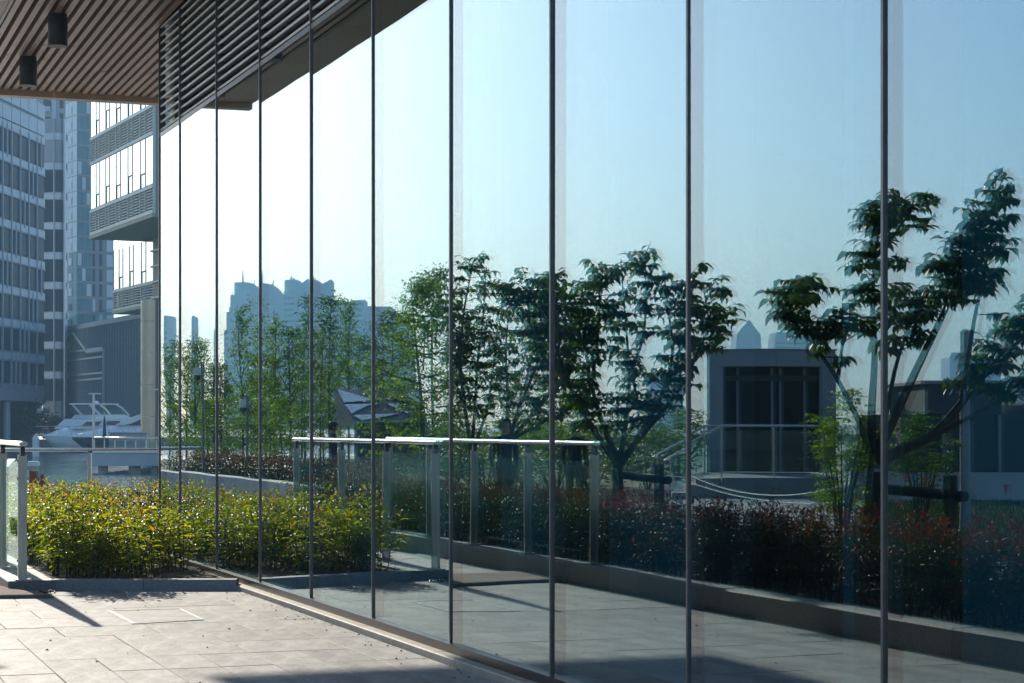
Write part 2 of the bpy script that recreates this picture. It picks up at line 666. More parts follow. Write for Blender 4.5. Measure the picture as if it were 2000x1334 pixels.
SA = -.75
for p0, p1 in [(560, 604), (668, 727), (795, 880), (948, 1075), (1150, 1340), (1646, 1668), (1745, 2120)]:
    ta, tb = sorted((inner_t(p0, SA), inner_t(p1, SA)))
    MB().box(ta, tb, SA - .03, SA, .03, HL).build('fabric_screen', scr, root)
yl = mat('yellow edge', (.75, .50, .08), rough=.5)
for px in (671, 797, 957):
    t = inner_t(px, SA + .02)
    MB().box(t - .022, t + .022, SA + .004, SA + .04, 1.38, 2.7).build('edge_strip', yl, root)
# soffit
TE = 27.85
A_SL = 1.78
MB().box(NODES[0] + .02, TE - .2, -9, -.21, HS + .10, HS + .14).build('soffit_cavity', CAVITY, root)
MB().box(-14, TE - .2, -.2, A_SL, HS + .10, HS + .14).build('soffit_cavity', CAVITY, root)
random.seed(5)
sl_mesh = {}
for k in range(-14, 15):
    a = .12 + .114 * k
    t = (9.0 if k >= 0 else 21.95) + random.choice((0, .8, 1.6)) * (k >= 0 or .4)
    if k < 0:
        t = NODES[0] + .02 - random.choice((0, .9, 1.9))
        t = max(t, NODES[0] + .02)
    while t < TE - .21:
        l = min(3.05, TE - .2 - t)
        if l > .1:
            kk = round(l, 2)
            if kk not in sl_mesh:
                sl_mesh[kk] = MB().box(.004, l - .004, -.031, .031, 0, .098).mesh('slat', SLAT)
            link('slat', sl_mesh[kk], root, (t, a, HS + random.uniform(-.004, .004)))
        t += 3.05
    if k >= 0:
        MB().box(-14, 8.9, a - .031, a + .031, HS, HS + .098).build('slat', SLAT, root)
t = -14
while t < TE - .2:
    l = min(2.4, TE - .2 - t)
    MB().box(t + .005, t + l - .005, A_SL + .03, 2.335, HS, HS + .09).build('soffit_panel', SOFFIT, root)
    t += 2.4
MB().box(-14, TE - .2, A_SL - .012, A_SL + .026, HS - .004, HS + .1).build('soffit_bead', DARKMETAL, root)
t = -9.0
MB().box(TE - .196, TE, -9, .62, HS - .075, HS + .2).build('edge_beam', TRIM, root)
MB().box(TE - .196, TE, .63, 2.335, HS - .075, HS + .2).build('edge_beam', TRIM, root)
MB().box(-14.3, TE, -9.3, 2.345, HS + .2, HS + 5).build('upper_wall', mat('upper wall', (.33, .27, .24), (.28, .23, .2), rough=.5, scale=.6), root)

# ceiling downlights hang from the soffit
for (px, yt, Y, lab) in [(113, 27, 22.05, 'dark cylinder downlight hanging nearer the camera under the slatted soffit'),
                         (55, 112, 24.6, 'dark cylinder downlight hanging beside the soffit end trim')]:
    x, y = seen(px, Y)
    d = thing('downlight', lab, 'lamp', (x, y, HS - .345), 0, 'soffit downlights')
    MB().lathe([(.095, 0), (.105, .004), (.105, .30), (.10, .31), (.10, .345)], 24).build('housing', LAMPMET, d)
    MB().lathe([(.05, .0), (.088, -.002), (.088, -.004), (.05, -.005)], 20).build('lens', mat('lens frosted', (.30, .29, .25), rough=.4), d)
    MB().lathe([(.108, -.006), (.108, .012)], 24).build('rim', LAMPMET, d)

# ------------------------------------------------------------------ kerbs and planters
KY = 18.62                               # front of the planter kerb


def at_a(a, Y):
    """x on the line y = Y that is a metres out from the wall"""
    return (DW - a - NV[1] * Y) / NV[0]


def kerb_run(name, label, cat, p0, p1, w, h, n, joint=.004, grp=None, inset_left=True):
    """kerb stones from p0 to p1 (world), the body lying to the left of the run"""
    p0, p1 = Vector((*p0, 0)), Vector((*p1, 0))
    d = p1 - p0
    L = d.length
    r = thing(name, label, cat, p0, math.atan2(d.y, d.x), grp)
    for i in range(n):
        MB().bbox(L * i / n + joint / 2, L * (i + 1) / n - joint / 2, 0, w, -.05, h + random.uniform(-.003, .003), b=.008).build('kerb_stone', GRANITE, r)
    return r


kx0, kx1 = seen(98, KY)[0], at_a(.135, KY)
kerb_run('planter_kerb', 'low grey granite kerb along the front of the leafy planter bed', 'kerb', (kx0, KY), (kx1, KY), .16, .095, 2)
# kerb under the railing that runs back along the planter
x0, y0 = W(18.88, 2.12)
kr = kerb_run('railing_kerb', 'pale granite kerb carrying the short glass railing beside the hedge', 'kerb', W(18.93, 2.13), W(24.6, 2.13), -.0, .09, 1)
for c in list(kr.children):
    bpy.data.objects.remove(c)
L = 24.6 - 18.93
nst = 7
for i in range(nst):
    MB().bbox(L * i / nst + .002, L * (i + 1) / nst - .002, -.42 if i else -.42, 0, -.05, .09 + random.uniform(-.002, .002), b=.008).build('kerb_stone', GRANITE, kr)
kb = kerb_run('hedge_kerb', 'long granite kerb of the red tipped hedge bed seen in the glass', 'kerb', W(30, 3.02), W(9.6, 3.02), .0, .2, 1)
for c in list(kb.children):
    bpy.data.objects.remove(c)
for i in range(12):
    MB().bbox(1.7 * i + .002, 1.7 * (i + 1) - .002, -.2, 0, -.05, .2 + random.uniform(-.003, .003), b=.012).build('kerb_stone', GRANITE, kb)

SOIL = mat('soil', (.10, .075, .05), (.21, .165, .12), rough=.95, scale=9, bump=.03, bscale=30)


def soil_patch(name, poly, z, res=.12):
    poly = np.array(poly)
    mn, mx = poly.min(0), poly.max(0)
    nx, ny = max(2, int((mx[0] - mn[0]) / res)), max(2, int((mx[1] - mn[1]) / res))
    q = MB()
    # bilinear patch between the four corners
    nu, nv = 24, 60
    vs = []
    for j in range(nv + 1):
        for i in range(nu + 1):
            u, v = i / nu, j / nv
            p = (poly[0] * (1 - u) + poly[1] * u) * (1 - v) + (poly[3] * (1 - u) + poly[2] * u) * v
            edge = min(u, 1 - u, v, 1 - v)
            z1 = z + (random.uniform(-.012, .02) + .02 * math.sin(p[0] * 5) * math.sin(p[1] * 4)) * min(1, edge * 8)
            vs.append((p[0], p[1], z1))
    fs = [(j * (nu + 1) + i, j * (nu + 1) + i + 1, (j + 1) * (nu + 1) + i + 1, (j + 1) * (nu + 1) + i) for j in range(nv) for i in range(nu)]
    q.add(vs, fs, 0, True)
    return tag(q.build(name, SOIL), kind='structure')


YB = 30.0
soil_patch('planter_soil', [(at_a(1.705, KY + .155), KY + .155), (at_a(.12, KY + .155), KY + .155), (at_a(.12, YB), YB), (at_a(1.705, YB), YB)], .06)
soil_patch('planter_soil_back', [(at_a(.10, 23.9), 23.9), (at_a(-1.7, 23.9), 23.9), (at_a(-1.7, YB), YB), (at_a(.10, YB), YB)], .06)
soil_patch('hedge_soil', [W(9.6, 3.215), W(9.6, 6.2), W(30, 6.2), W(30, 3.215)], .12)

# ------------------------------------------------------------------ railings
def railing(name, label, p0, p1, nspan, ground, top, br=.11, rail_r=.03, flat=.65, posts_at=None, over=.12, post_w=.05):
    p0, p1 = Vector((*p0, 0)), Vector((*p1, 0))
    d = p1 - p0
    L = d.length
    r = thing(name, label, 'railing', (p0.x, p0.y, 0), math.atan2(d.y, d.x), 'glass railings')
    ts = posts_at or [L * i / nspan for i in range(nspan + 1)]
    for i, t in enumerate(ts):
        w = post_w
        p = MB()
        p.box(t - w * .5, t + w * .5, -.040, .040, ground, top - br + .008)
        p.build('post', STEEL, r)
        MB().box(t - w * 1.9, t + w * 1.9, -.07, .07, ground, ground + .012).build('base_plate', STEEL, r)
        # bracket curving up to the handrail
        MB().xprism([(t - w * 1.0, top - br), (t + w * 1.0, top - br), (t + w * .8, top - br * .5), (t + .02, top - .02), (t - .02, top - .02), (t - w * .8, top - br * .5)], -.02, .02).build('bracket', mat('dark steel', (.13, .12, .115), (.09, .085, .08), rough=.4, metal=.7), r)
        b = MB()
        for z in (ground + .18, top - .32, top - .16):
            for s in (-1, 1):
                c = Vector((t, s * .040, z))
                b.tube([c, c + Vector((0, s * .012, 0))], .011, 8)
        b.build('bolt', RAILSTEEL, r)
    for t0, t1 in zip(ts[:-1], ts[1:]):
        MB().box(t0 + .05, t1 - .05, -.006, .006, ground + .09, top - .17).build('glass_panel', RAILGLASS, r)
    path = [(-over, 0, top), (0, 0, top), (L / 2, 0, top), (L, 0, top), (L + over, 0, top)]
    MB().tube(path, rail_r, 14, flat=flat).build('handrail', RAILSTEEL, r)
    return r


A0 = W(19.05, 1.99)
railing('glass_railing', 'short glass railing with steel posts along the left side of the hedge', A0, W(24.27, 1.99), 3, .09, 1.345, rail_r=.040, flat=.6, over=.10, post_w=.045)
railing('glass_railing', 'glass railing on the hedge kerb across the passage, met only in the facade reflection', W(17.75, 3.14), W(24.6, 3.14), 4, .2, 1.345, rail_r=.040, flat=.6, over=.05, post_w=.04)
xa, xb = seen(-260, 31.5)[0], seen(420, 31.5)[0]
px176 = seen(176, 31.5)[0]
sp = 2.2
first = px176 - sp * int((px176 - xa) / sp)
pts = [first + sp * i - xa for i in range(int((xb - first) / sp) + 1)]
railing('glass_railing', 'long waterfront glass railing with round steel top rail behind the hedge', (xa, 31.5), (xb, 31.5), 1, -.02, 1.145, rail_r=.027, flat=1, posts_at=pts, over=0, post_w=.04, br=.05)

# ------------------------------------------------------------------ mat and small litter on the pavement
mm = mat('worn carpet', (.40, .30, .25), (.27, .19, .155), rough=.95, scale=3.5, bump=.006, bscale=160)
q = MB()
c = [(-4.02, 17.74), (-5.62, 17.46), (-6.2, 18.62), (-4.78, 18.84)]
nu, nv = 24, 16
vs = []
random.seed(3)
for lay in (0, 1):
    for j in range(nv + 1):
        for i in range(nu + 1):
            u, v = i / nu, j / nv
            p = (Vector(c[0]) * (1 - u) + Vector(c[1]) * u) * (1 - v) + (Vector(c[3]) * (1 - u) + Vector(c[2]) * u) * v
            e = min(u, 1 - u, v, 1 - v)
            z = .004 if lay == 0 else .03 + .012 * math.sin(u * 9 + v * 3) * e + .02 * max(0, .5 - abs(v - .4) * 6) * max(0, .35 - abs(u - .3)) - .008 * (e == 0)
            jx = random.uniform(-.008, .008) if e == 0 and lay else 0
            vs.append((p.x + jx, p.y + jx, z))
N1 = (nu + 1) * (nv + 1)
idx = lambda i, j, l: l * N1 + j * (nu + 1) + i
fs = []
for j in range(nv):
    for i in range(nu):
        fs.append((idx(i, j, 1), idx(i, j + 1, 1), idx(i + 1, j + 1, 1), idx(i + 1, j, 1)))
for i in range(nu):
    fs.append((idx(i, 0, 0), idx(i, 0, 1), idx(i + 1, 0, 1), idx(i + 1, 0, 0)))
    fs.append((idx(i, nv, 0), idx(i + 1, nv, 0), idx(i + 1, nv, 1), idx(i, nv, 1)))
for j in range(nv):
    fs.append((idx(0, j, 0), idx(0, j + 1, 0), idx(0, j + 1, 1), idx(0, j, 1)))
    fs.append((idx(nu, j, 0), idx(nu, j, 1), idx(nu, j + 1, 1), idx(nu, j + 1, 0)))
q.add(vs, fs, 0, True)
tag(q.build('floor_mat', mm), 'worn brown carpet mat lying on the pavement at the foot of the steel post', 'mat')
# scrap of black cable beside the mat
x, y = seen(88, 18.2)
q = MB()
q.tube([(x + .09 * math.cos(k * .55) * (1 - k * .04), y + .06 * math.sin(k * .55), .012 + .006 * (k % 3)) for k in range(13)], .008, 6)
tag(q.build('cable_scrap', BLACKPL), 'small black curl of cable lying on the mat corner', 'cable')
# access slab with a bright steel edge, set in the paving
def gp(px, y, z=0):
    Y = (H - z) * 3950 / (y - HY)
    return Vector((seen(px, Y)[0], Y, z))


ac = thing('access_cover', 'worn access slab with bright steel edge strips set in the pavement', 'access cover', gp(300, 1206))
o0 = gp(300, 1206)
cs = [gp(214, 1194) - o0, gp(352, 1190) - o0, gp(396, 1211) - o0, gp(262, 1219) - o0]
q = MB()
q.prism([(v.x, v.y) for v in cs][::-1], .0005, .0035)
q.build('slab', PAVER, ac)
EDGE = mat('bright steel edge', (.75, .74, .70), rough=.3, metal=.8)
for a, b, w in [(cs[0], cs[3], .016), (cs[3], cs[2], .008), (cs[0], cs[1], .006), (cs[1], cs[2], .010)]:
    d = (b - a).normalized()
    nrm = Vector((-d.y, d.x, 0)) * w
    q = MB()
    q.prism([((a + nrm).x, (a + nrm).y), ((a - nrm).x, (a - nrm).y), ((b - nrm).x, (b - nrm).y), ((b + nrm).x, (b + nrm).y)], .001, .0055)
    q.build('edge_strip', EDGE if w > .007 else DARKMETAL, ac)
# grit
random.seed(21)
q = MB()
for _ in range(260):
    t, a = random.uniform(7, 19), random.uniform(.15, 2.95)
    if random.random() < .6:
        a = .14 + abs(random.gauss(0, .12))
    x, y = W(t, a)
    r = random.choice((.003, .004, .005, .007, .010, .012)) * random.uniform(.6, 1)
    e = [(r * random.uniform(.6, 1.3) * math.cos(k * 1.257), r * random.uniform(.6, 1.3) * math.sin(k * 1.257)) for k in range(5)]
    q.add([(x + ex, y + ey, .002) for ex, ey in e] + [(x, y, .002 + r * .8)], [(k, (k + 1) % 5, 5) for k in range(5)])
tag(q.build('grit', mat('grit', (.10, .08, .06), (.05, .04, .03), rough=.9, scale=40)), kind='stuff')

# ------------------------------------------------------------------ hedges
HEDGE = leafmat('hedge leaf', [(0, (.035, .075, .010)), (.35, (.075, .135, .012)), (.7, (.13, .185, .014)), (1, (.18, .21, .018))], rough=.42, trans=.66, tcol=(4.9, 3.7, .45), spec=.35)
HEDGETIP = leafmat('hedge young leaf', [(0, (.10, .165, .015)), (.7, (.17, .18, .018)), (1, (.24, .12, .025))], rough=.4, trans=.58, tcol=(3.2, 2.7, .6), spec=.35)
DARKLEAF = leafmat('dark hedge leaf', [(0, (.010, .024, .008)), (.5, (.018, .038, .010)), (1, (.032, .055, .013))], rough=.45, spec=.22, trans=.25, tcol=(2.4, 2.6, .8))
REDTIP = leafmat('red tip leaf', [(0, (.10, .034, .015)), (.5, (.14, .038, .018)), (1, (.06, .055, .014))], rough=.5, spec=.2, trans=.35, tcol=(2.2, 1.4, .9))
STUFF_N = 0


def hedge(name, label, pts, hfun, nleaf, ltip, L0, mleaf, mtip, zsoil, keep=0, cat='hedge', spread=.10, low=.16):
    """shoots rising from soil points; leaves whorl round each, young leaves at the tips"""
    r = thing(name, label, cat, (pts[0][0], pts[0][1], zsoil))
    ox, oy, oz = pts[0][0], pts[0][1], zsoil
    st = MB()
    P, D, U, Ls, tip = [], [], [], [], []
    for k, (x, y) in enumerate(pts):
        h = hfun(x, y)
        lx, ly = random.gauss(0, spread), random.gauss(0, spread)
        b = Vector((x - ox, y - oy, 0))
        mid = b + Vector((lx * .35, ly * .35, h * .5))
        top = b + Vector((lx, ly, h))
        st.tube([b, mid, top], [.007, .005, .002], 3, cap=False)
        side = []
        for j in range(random.choice((1, 2, 2, 3))):
            f = random.uniform(low, .75)
            s0 = b.lerp(top, f)
            an = random.uniform(0, 6.28)
            s1 = s0 + Vector((math.cos(an) * .13, math.sin(an) * .13, random.uniform(.08, .2) * h))
            st.tube([s0, s1], [.004, .002], 3, cap=False)
            side.append((s0, s1))
        axes = [(b.lerp(top, low * .55), top)] + side
        for ai, (s0, s1) in enumerate(axes):
            n = nleaf if ai == 0 else int(nleaf * .55)
            a0 = random.uniform(0, 6.28)
            for i in range(n):
                f = (i + .5) / n
                an = a0 + i * 2.4
                p = s0.lerp(s1, f ** .9)
                is_tip = f > 1 - ltip
                el = random.uniform(-.15, .5) + (.55 if is_tip else 0)
                d = Vector((math.cos(an) * math.cos(el), math.sin(an) * math.cos(el), math.sin(el)))
                P.append(p)
                D.append(d)
                U.append(Vector((-math.cos(an) * .3 + random.gauss(0, .2), -math.sin(an) * .3 + random.gauss(0, .2), 1)))
                Ls.append(L0 * random.uniform(.7, 1.2) * (.8 if is_tip else 1))
                tip.append(is_tip)
    P, D, U = np.array(P), np.array(D), np.array(U)
    Ls, tip = np.array(Ls), np.array(tip)
    near = np.zeros(len(P), bool)
    if keep:
        # the leaves that show largest are separate pieces
        world_y = P[:, 1] + oy
        vis = (P[:, 2] > .22) & (P[:, 0] + ox > -4.6)
        order = np.argsort(np.where(vis, world_y - .25 * P[:, 2], 1e9))[:keep]
        near[order] = True
    V, T = leaf_arrays(P[~near], D[~near], U[~near], Ls[~near], Ls[~near] * .36)
    mi = np.repeat(tip[~near].astype(np.int32), len(LEAF_T))
    tag(link('foliage', npmesh('foliage', V, T, [mleaf, mtip], mi), r), kind='stuff')
    tag(st.build('stem', TWIG, r), kind='stuff')
    if keep:
        one = npmesh('leaf', LEAF_V * np.array([.36, 1, 1]), LEAF_T, mleaf)
        two = npmesh('leaf', LEAF_V * np.array([.36, 1, 1]), LEAF_T, mtip)
        Dn = norm(D)
        X = norm(np.cross(Dn, U))
        Z = np.cross(X, Dn)
        for i in np.nonzero(near)[0]:
            o = link('leaf', two if tip[i] else one, r)
            M = Matrix((X[i], Dn[i], Z[i])).transposed().to_4x4()
            o.matrix_local = Matrix.Translation(Vector(P[i])) @ M @ Matrix.Scale(float(Ls[i]), 4)
    return r


random.seed(42)


def hA(x, y):
    a = DW - NV[0] * x - NV[1] * y
    top = .60 + .175 * max(0, min(1, (a - .75) / .45))
    back = max(0, min(1, (y - KY - 2.9) / .8))
    front = max(0, min(1, (KY + 1.1 - y) / .8))
    return (top * (1 - .12 * back) - .12 * front) - .03 + .05 * math.sin(x * 2.1 + y) + random.gauss(0, .055)


pts = []
while len(pts) < 380:
    Y = KY + .3 + random.random() ** 1.25 * 10.2
    a = random.uniform(.22, 1.62)
    if Y < KY + 1.6 and a < .75 and random.random() < .8:
        continue
    if Y > KY + 5.2 and a < 1.05:
        continue
    pts.append((at_a(a, Y), Y))
pts.sort(key=lambda p: p[1])
hedge('hedge', 'sunlit yellow green hedge in the planter bed beside the glass wall', pts, hA, 16, .15, .108, HEDGE, HEDGETIP, .055, keep=290)
pts = []
while len(pts) < 400:
    Y = random.uniform(24.0, 29.6)
    a = random.uniform(-1.5, 1.05)
    pts.append((at_a(a, Y), Y))
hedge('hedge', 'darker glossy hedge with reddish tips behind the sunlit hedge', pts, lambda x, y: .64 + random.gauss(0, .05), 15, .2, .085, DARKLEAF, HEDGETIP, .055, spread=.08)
pts = []
while len(pts) < 1150:
    t = 10 + 19.5 * random.random()
    a = 3.3 + random.random() * 1.25
    pts.append(W(t, a))
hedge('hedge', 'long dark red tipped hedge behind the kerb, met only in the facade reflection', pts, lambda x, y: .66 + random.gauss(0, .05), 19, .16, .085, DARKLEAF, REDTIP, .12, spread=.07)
# low curved bed further along, met in the left panes
bed = [(338, 48.5), (362, 46.5), (400, 44), (440, 41.5), (480, 39.5), (520, 37.5), (560, 35.5), (600, 33.5)]
bedp = [across(px, Y, 3) for px, Y in bed]
wl = MB()
fr, bk = [], []
for i, p in enumerate(bedp):
    d = Vector(bedp[min(i + 1, len(bedp) - 1)]) - Vector(bedp[max(i - 1, 0)])
    d.normalize()
    nrm = Vector((d.y, -d.x))
    if nrm.dot(Vector(W(20, 0)) - Vector(p)) < 0:
        nrm = -nrm
    fr.append(Vector(p))
    bk.append(Vector(p) - nrm * .3)
for i in range(len(fr) - 1):
    a, b, c, d = fr[i], fr[i + 1], bk[i + 1], bk[i]
    wl.prism([(p.x, p.y) for p in (a, b, c, d)], GZ, .5)
tag(wl.build('planter_wall', mat('planter concrete', (.42, .41, .40), (.34, .33, .32), rough=.8, scale=2)), 'low curved concrete planter wall under the far red tipped hedge in the reflection', 'wall')
pts = []
while len(pts) < 420:
    i = random.randrange(len(fr) - 1)
    f = random.random()
    nrm = (bk[i] - fr[i]).normalized()
    p = fr[i].lerp(fr[i + 1], f) + nrm * random.uniform(.35, 1.7)
    pts.append((p.x, p.y))
hedge('hedge', 'far red tipped hedge above the curved planter wall in the left reflection', pts, lambda x, y: .48 + random.gauss(0, .04), 10, .3, .11, DARKLEAF, REDTIP, .38, spread=.08)

# ------------------------------------------------------------------ trees
CHERRY = leafmat('cherry leaf', [(0, (.020, .050, .012)), (.45, (.040, .085, .014)), (.85, (.068, .12, .018)), (.95, (.09, .11, .02)), (1, (.18, .07, .02))], rough=.45, trans=.33, tcol=(2.2, 2.6, .7))
SPRING = leafmat('fresh leaf', [(0, (.05, .10, .014)), (.5, (.08, .15, .018)), (1, (.13, .19, .025))], rough=.5, spec=.3, trans=.55, tcol=(2.4, 2.4, .6))
FAR = leafmat('far green leaf', [(0, (.032, .07, .013)), (.5, (.055, .11, .017)), (1, (.09, .14, .022))], rough=.5, spec=.3, trans=.48, tcol=(2.0, 2.2, .7))


def limb_tree(name, label, base, Y, limbs, leaf_from, dens, L0, m, grp, pane=None, trunk_r=.075, depth=.9, cluster=.21, seed=1):
    """a small tree drawn limb by limb: each limb is a list of (column, row) and runs out in depth as well"""
    rs = random.Random(seed)
    bx, by = across(base, Y, pane)
    r = thing(name, label, 'tree', (bx, by, 0), 0, grp)

    def w(px, y, dz):
        q = across(px, Y + dz, pane)
        return Vector((q[0] - bx, q[1] - by, max(0, hgt(y, Y + dz))))
    trunk, P, D, U, Ls = MB(), [], [], [], []
    tw = MB()
    for li, (r0, pts) in enumerate(limbs):
        dzend = rs.uniform(-1, 1) * depth if li else 0
        path = []
        for i, (px, y) in enumerate(pts):
            f = i / (len(pts) - 1)
            path.append(w(px, y, dzend * f ** 1.3))
        # smooth the path
        fine = []
        for i in range(len(path) - 1):
            for k in range(4):
                fine.append(path[i].lerp(path[i + 1], k / 4))
        fine.append(path[-1])
        for _ in range(2):
            fine = [fine[0]] + [(fine[i - 1] + fine[i] * 2 + fine[i + 1]) / 4 for i in range(1, len(fine) - 1)] + [fine[-1]]
        rad = [r0 * .74 * (1 - .82 * (i / (len(fine) - 1))) for i in range(len(fine))]
        trunk.tube(fine, rad, 7)
        if li == 0:
            continue
        L = sum((fine[i + 1] - fine[i]).length for i in range(len(fine) - 1))
        nspr = int(L * dens)
        for s in range(nspr):
            f = leaf_from + (1 - leaf_from) * (s + rs.random()) / nspr
            i = min(len(fine) - 2, int(f * (len(fine) - 1)))
            p = fine[i].lerp(fine[i + 1], rs.random())
            an, el = rs.uniform(0, 6.28), rs.uniform(-.1, .9)
            ln = cluster * rs.uniform(.5, 1.6)
            e = p + Vector((math.cos(an) * math.cos(el), math.sin(an) * math.cos(el), math.sin(el))) * ln
            tw.tube([p, e], [.006, .003], 3, cap=False)
            for k in range(rs.randint(5, 8)):
                a2 = rs.uniform(0, 6.28)
                dd = Vector((math.cos(a2), math.sin(a2), rs.uniform(-.75, .2)))
                P.append(p.lerp(e, rs.uniform(.5, 1)))
                D.append(dd)
                U.append(Vector((rs.gauss(0, .3), rs.gauss(0, .3), 1)))
                Ls.append(L0 * rs.uniform(.65, 1.25))
    tw_o = trunk.build('trunk', BARK, r)
    tw.build('twig', BARK, tw_o)
    P, D, U, Ls = map(np.array, (P, D, U, Ls))
    link('crown', leaf_mesh('crown', P, D, U, Ls, Ls * .60, m), r)
    return r


YC1 = 22.8
limb_tree('cherry_tree', 'broad leaved cherry tree mid facade, its forked trunk rising from the red hedge', 1210, YC1, [
    (.085, [(1210, 1040), (1209, 985), (1206, 930), (1205, 895)]),
    (.06, [(1206, 915), (1160, 850), (1105, 750), (1070, 650), (1030, 545)]),
    (.05, [(1204, 900), (1175, 840), (1150, 755), (1135, 650), (1110, 560)]),
    (.05, [(1206, 895), (1215, 840), (1225, 770), (1222, 670), (1210, 505)]),
    (.06, [(1208, 905), (1245, 850), (1290, 775), (1315, 690), (1295, 550)]),
    (.045, [(1240, 860), (1300, 795), (1350, 715), (1390, 640), (1375, 555)]),
    (.03, [(1110, 760), (1060, 690), (1010, 600), (985, 570)]),
    (.03, [(1222, 740), (1255, 660), (1262, 560), (1250, 510)]),
    (.03, [(1150, 755), (1165, 640), (1165, 530)]),
    (.03, [(1290, 775), (1340, 640), (1345, 540)]),
    (.025, [(1350, 715), (1400, 660), (1410, 600)]),
    (.025, [(1135, 690), (1085, 600), (1050, 560)]),
], .28, 27, .128, CHERRY, 'cherry trees in the plaza row', seed=4)
YC2 = 17.6
limb_tree('cherry_tree', 'tall leaning cherry tree at the right of the facade with a wide forked crown', 1700, YC2, [
    (.085, [(1700, 1080), (1700, 1000), (1702, 930), (1706, 870)]),
    (.055, [(1706, 880), (1704, 800), (1712, 700), (1706, 580), (1716, 470), (1712, 400)]),
    (.042, [(1700, 885), (1685, 830), (1640, 740), (1590, 670), (1550, 630), (1535, 560)]),
    (.035, [(1716, 890), (1745, 720), (1775, 640), (1800, 575)]),
    (.06, [(1712, 890), (1790, 720), (1850, 600), (1895, 480), (1950, 370)]),
    (.075, [(1716, 900), (1830, 850), (1900, 760), (1960, 690), (2010, 610)]),
    (.035, [(1880, 780), (1900, 640), (1920, 540), (1945, 430)]),
    (.03, [(1716, 500), (1760, 440), (1785, 400)]),
    (.03, [(1640, 740), (1650, 670), (1665, 620)]),
    (.03, [(1590, 670), (1572, 600), (1570, 555)]),
    (.03, [(1960, 690), (2030, 640), (2080, 560)]),
    (.03, [(1830, 850), (1960, 780), (2060, 720)]),
    (.03, [(1850, 600), (1830, 540), (1850, 500)]),
], .48, 29, .124, CHERRY, 'cherry trees in the plaza row', seed=9)
YC0 = 27.9
limb_tree('cherry_tree', 'slim cherry tree left of the broad one, behind the second railing bay', 915, YC0, [
    (.07, [(918, 1010), (920, 940), (924, 880)]),
    (.05, [(924, 885), (910, 800), (900, 720), (905, 620), (925, 510)]),
    (.04, [(924, 880), (930, 800), (935, 700), (945, 620), (950, 520)]),
    (.035, [(926, 880), (955, 800), (965, 720), (975, 650)]),
    (.03, [(905, 760), (890, 680), (880, 600)]),
], .25, 32, .10, CHERRY, 'cherry trees in the plaza row', seed=12)
limb_tree('cherry_tree', 'spreading cherry tree half hidden behind the broad one in the reflection', 985, 30.5, [
    (.09, [(985, 1000), (985, 930), (990, 870)]),
    (.06, [(990, 875), (1020, 790), (1045, 700), (1040, 620)]),
    (.05, [(990, 870), (995, 780), (990, 690), (1000, 600)]),
    (.05, [(995, 865), (1075, 775), (1110, 690), (1120, 600)]),
    (.04, [(1020, 790), (1060, 700), (1080, 600), (1075, 540)]),
    (.04, [(1000, 860), (1090, 810), (1150, 770)]),
], .25, 34, .115, CHERRY, 'cherry trees in the plaza row', seed=15)
limb_tree('cherry_tree', 'cherry tree nearest the camera whose outer twigs enter at the right picture edge', 2560, 12.4, [
    (.085, [(2560, 1260), (2560, 1100), (2550, 960)]),
    (.05, [(2550, 980), (2480, 820), (2380, 700), (2300, 560)]),
    (.05, [(2550, 970), (2560, 750), (2580, 500), (2560, 300)]),
    (.05, [(2550, 970), (2650, 780), (2750, 600)]),
], .36, 24, .115, CHERRY, 'cherry trees in the plaza row', seed=19)


def stakes(px, Y, label):
    """tree stakes: two posts with a crossbar"""
    x, y = across(px, Y)
    r = thing('tree_stake', label, 'stake', (x, y, 0), WROT, 'timber stakes round the cherry trees')
    for s in (-1, 1):
        MB().tube([(s * .62, .1, 0), (s * .6, .1, 1.10)], .06, 8).build('post', WOODPOST, r)
    MB().tube([(-.72, .16, .93), (.72, .16, .96)], .045, 8).build('crossbar', WOODPOST, r)


stakes(1225, 22.4, 'timber stakes and crossbar round the broad forked cherry tree')
stakes(1760, 17.1, 'dark timber stakes with crossbar beside the leaning cherry tree')


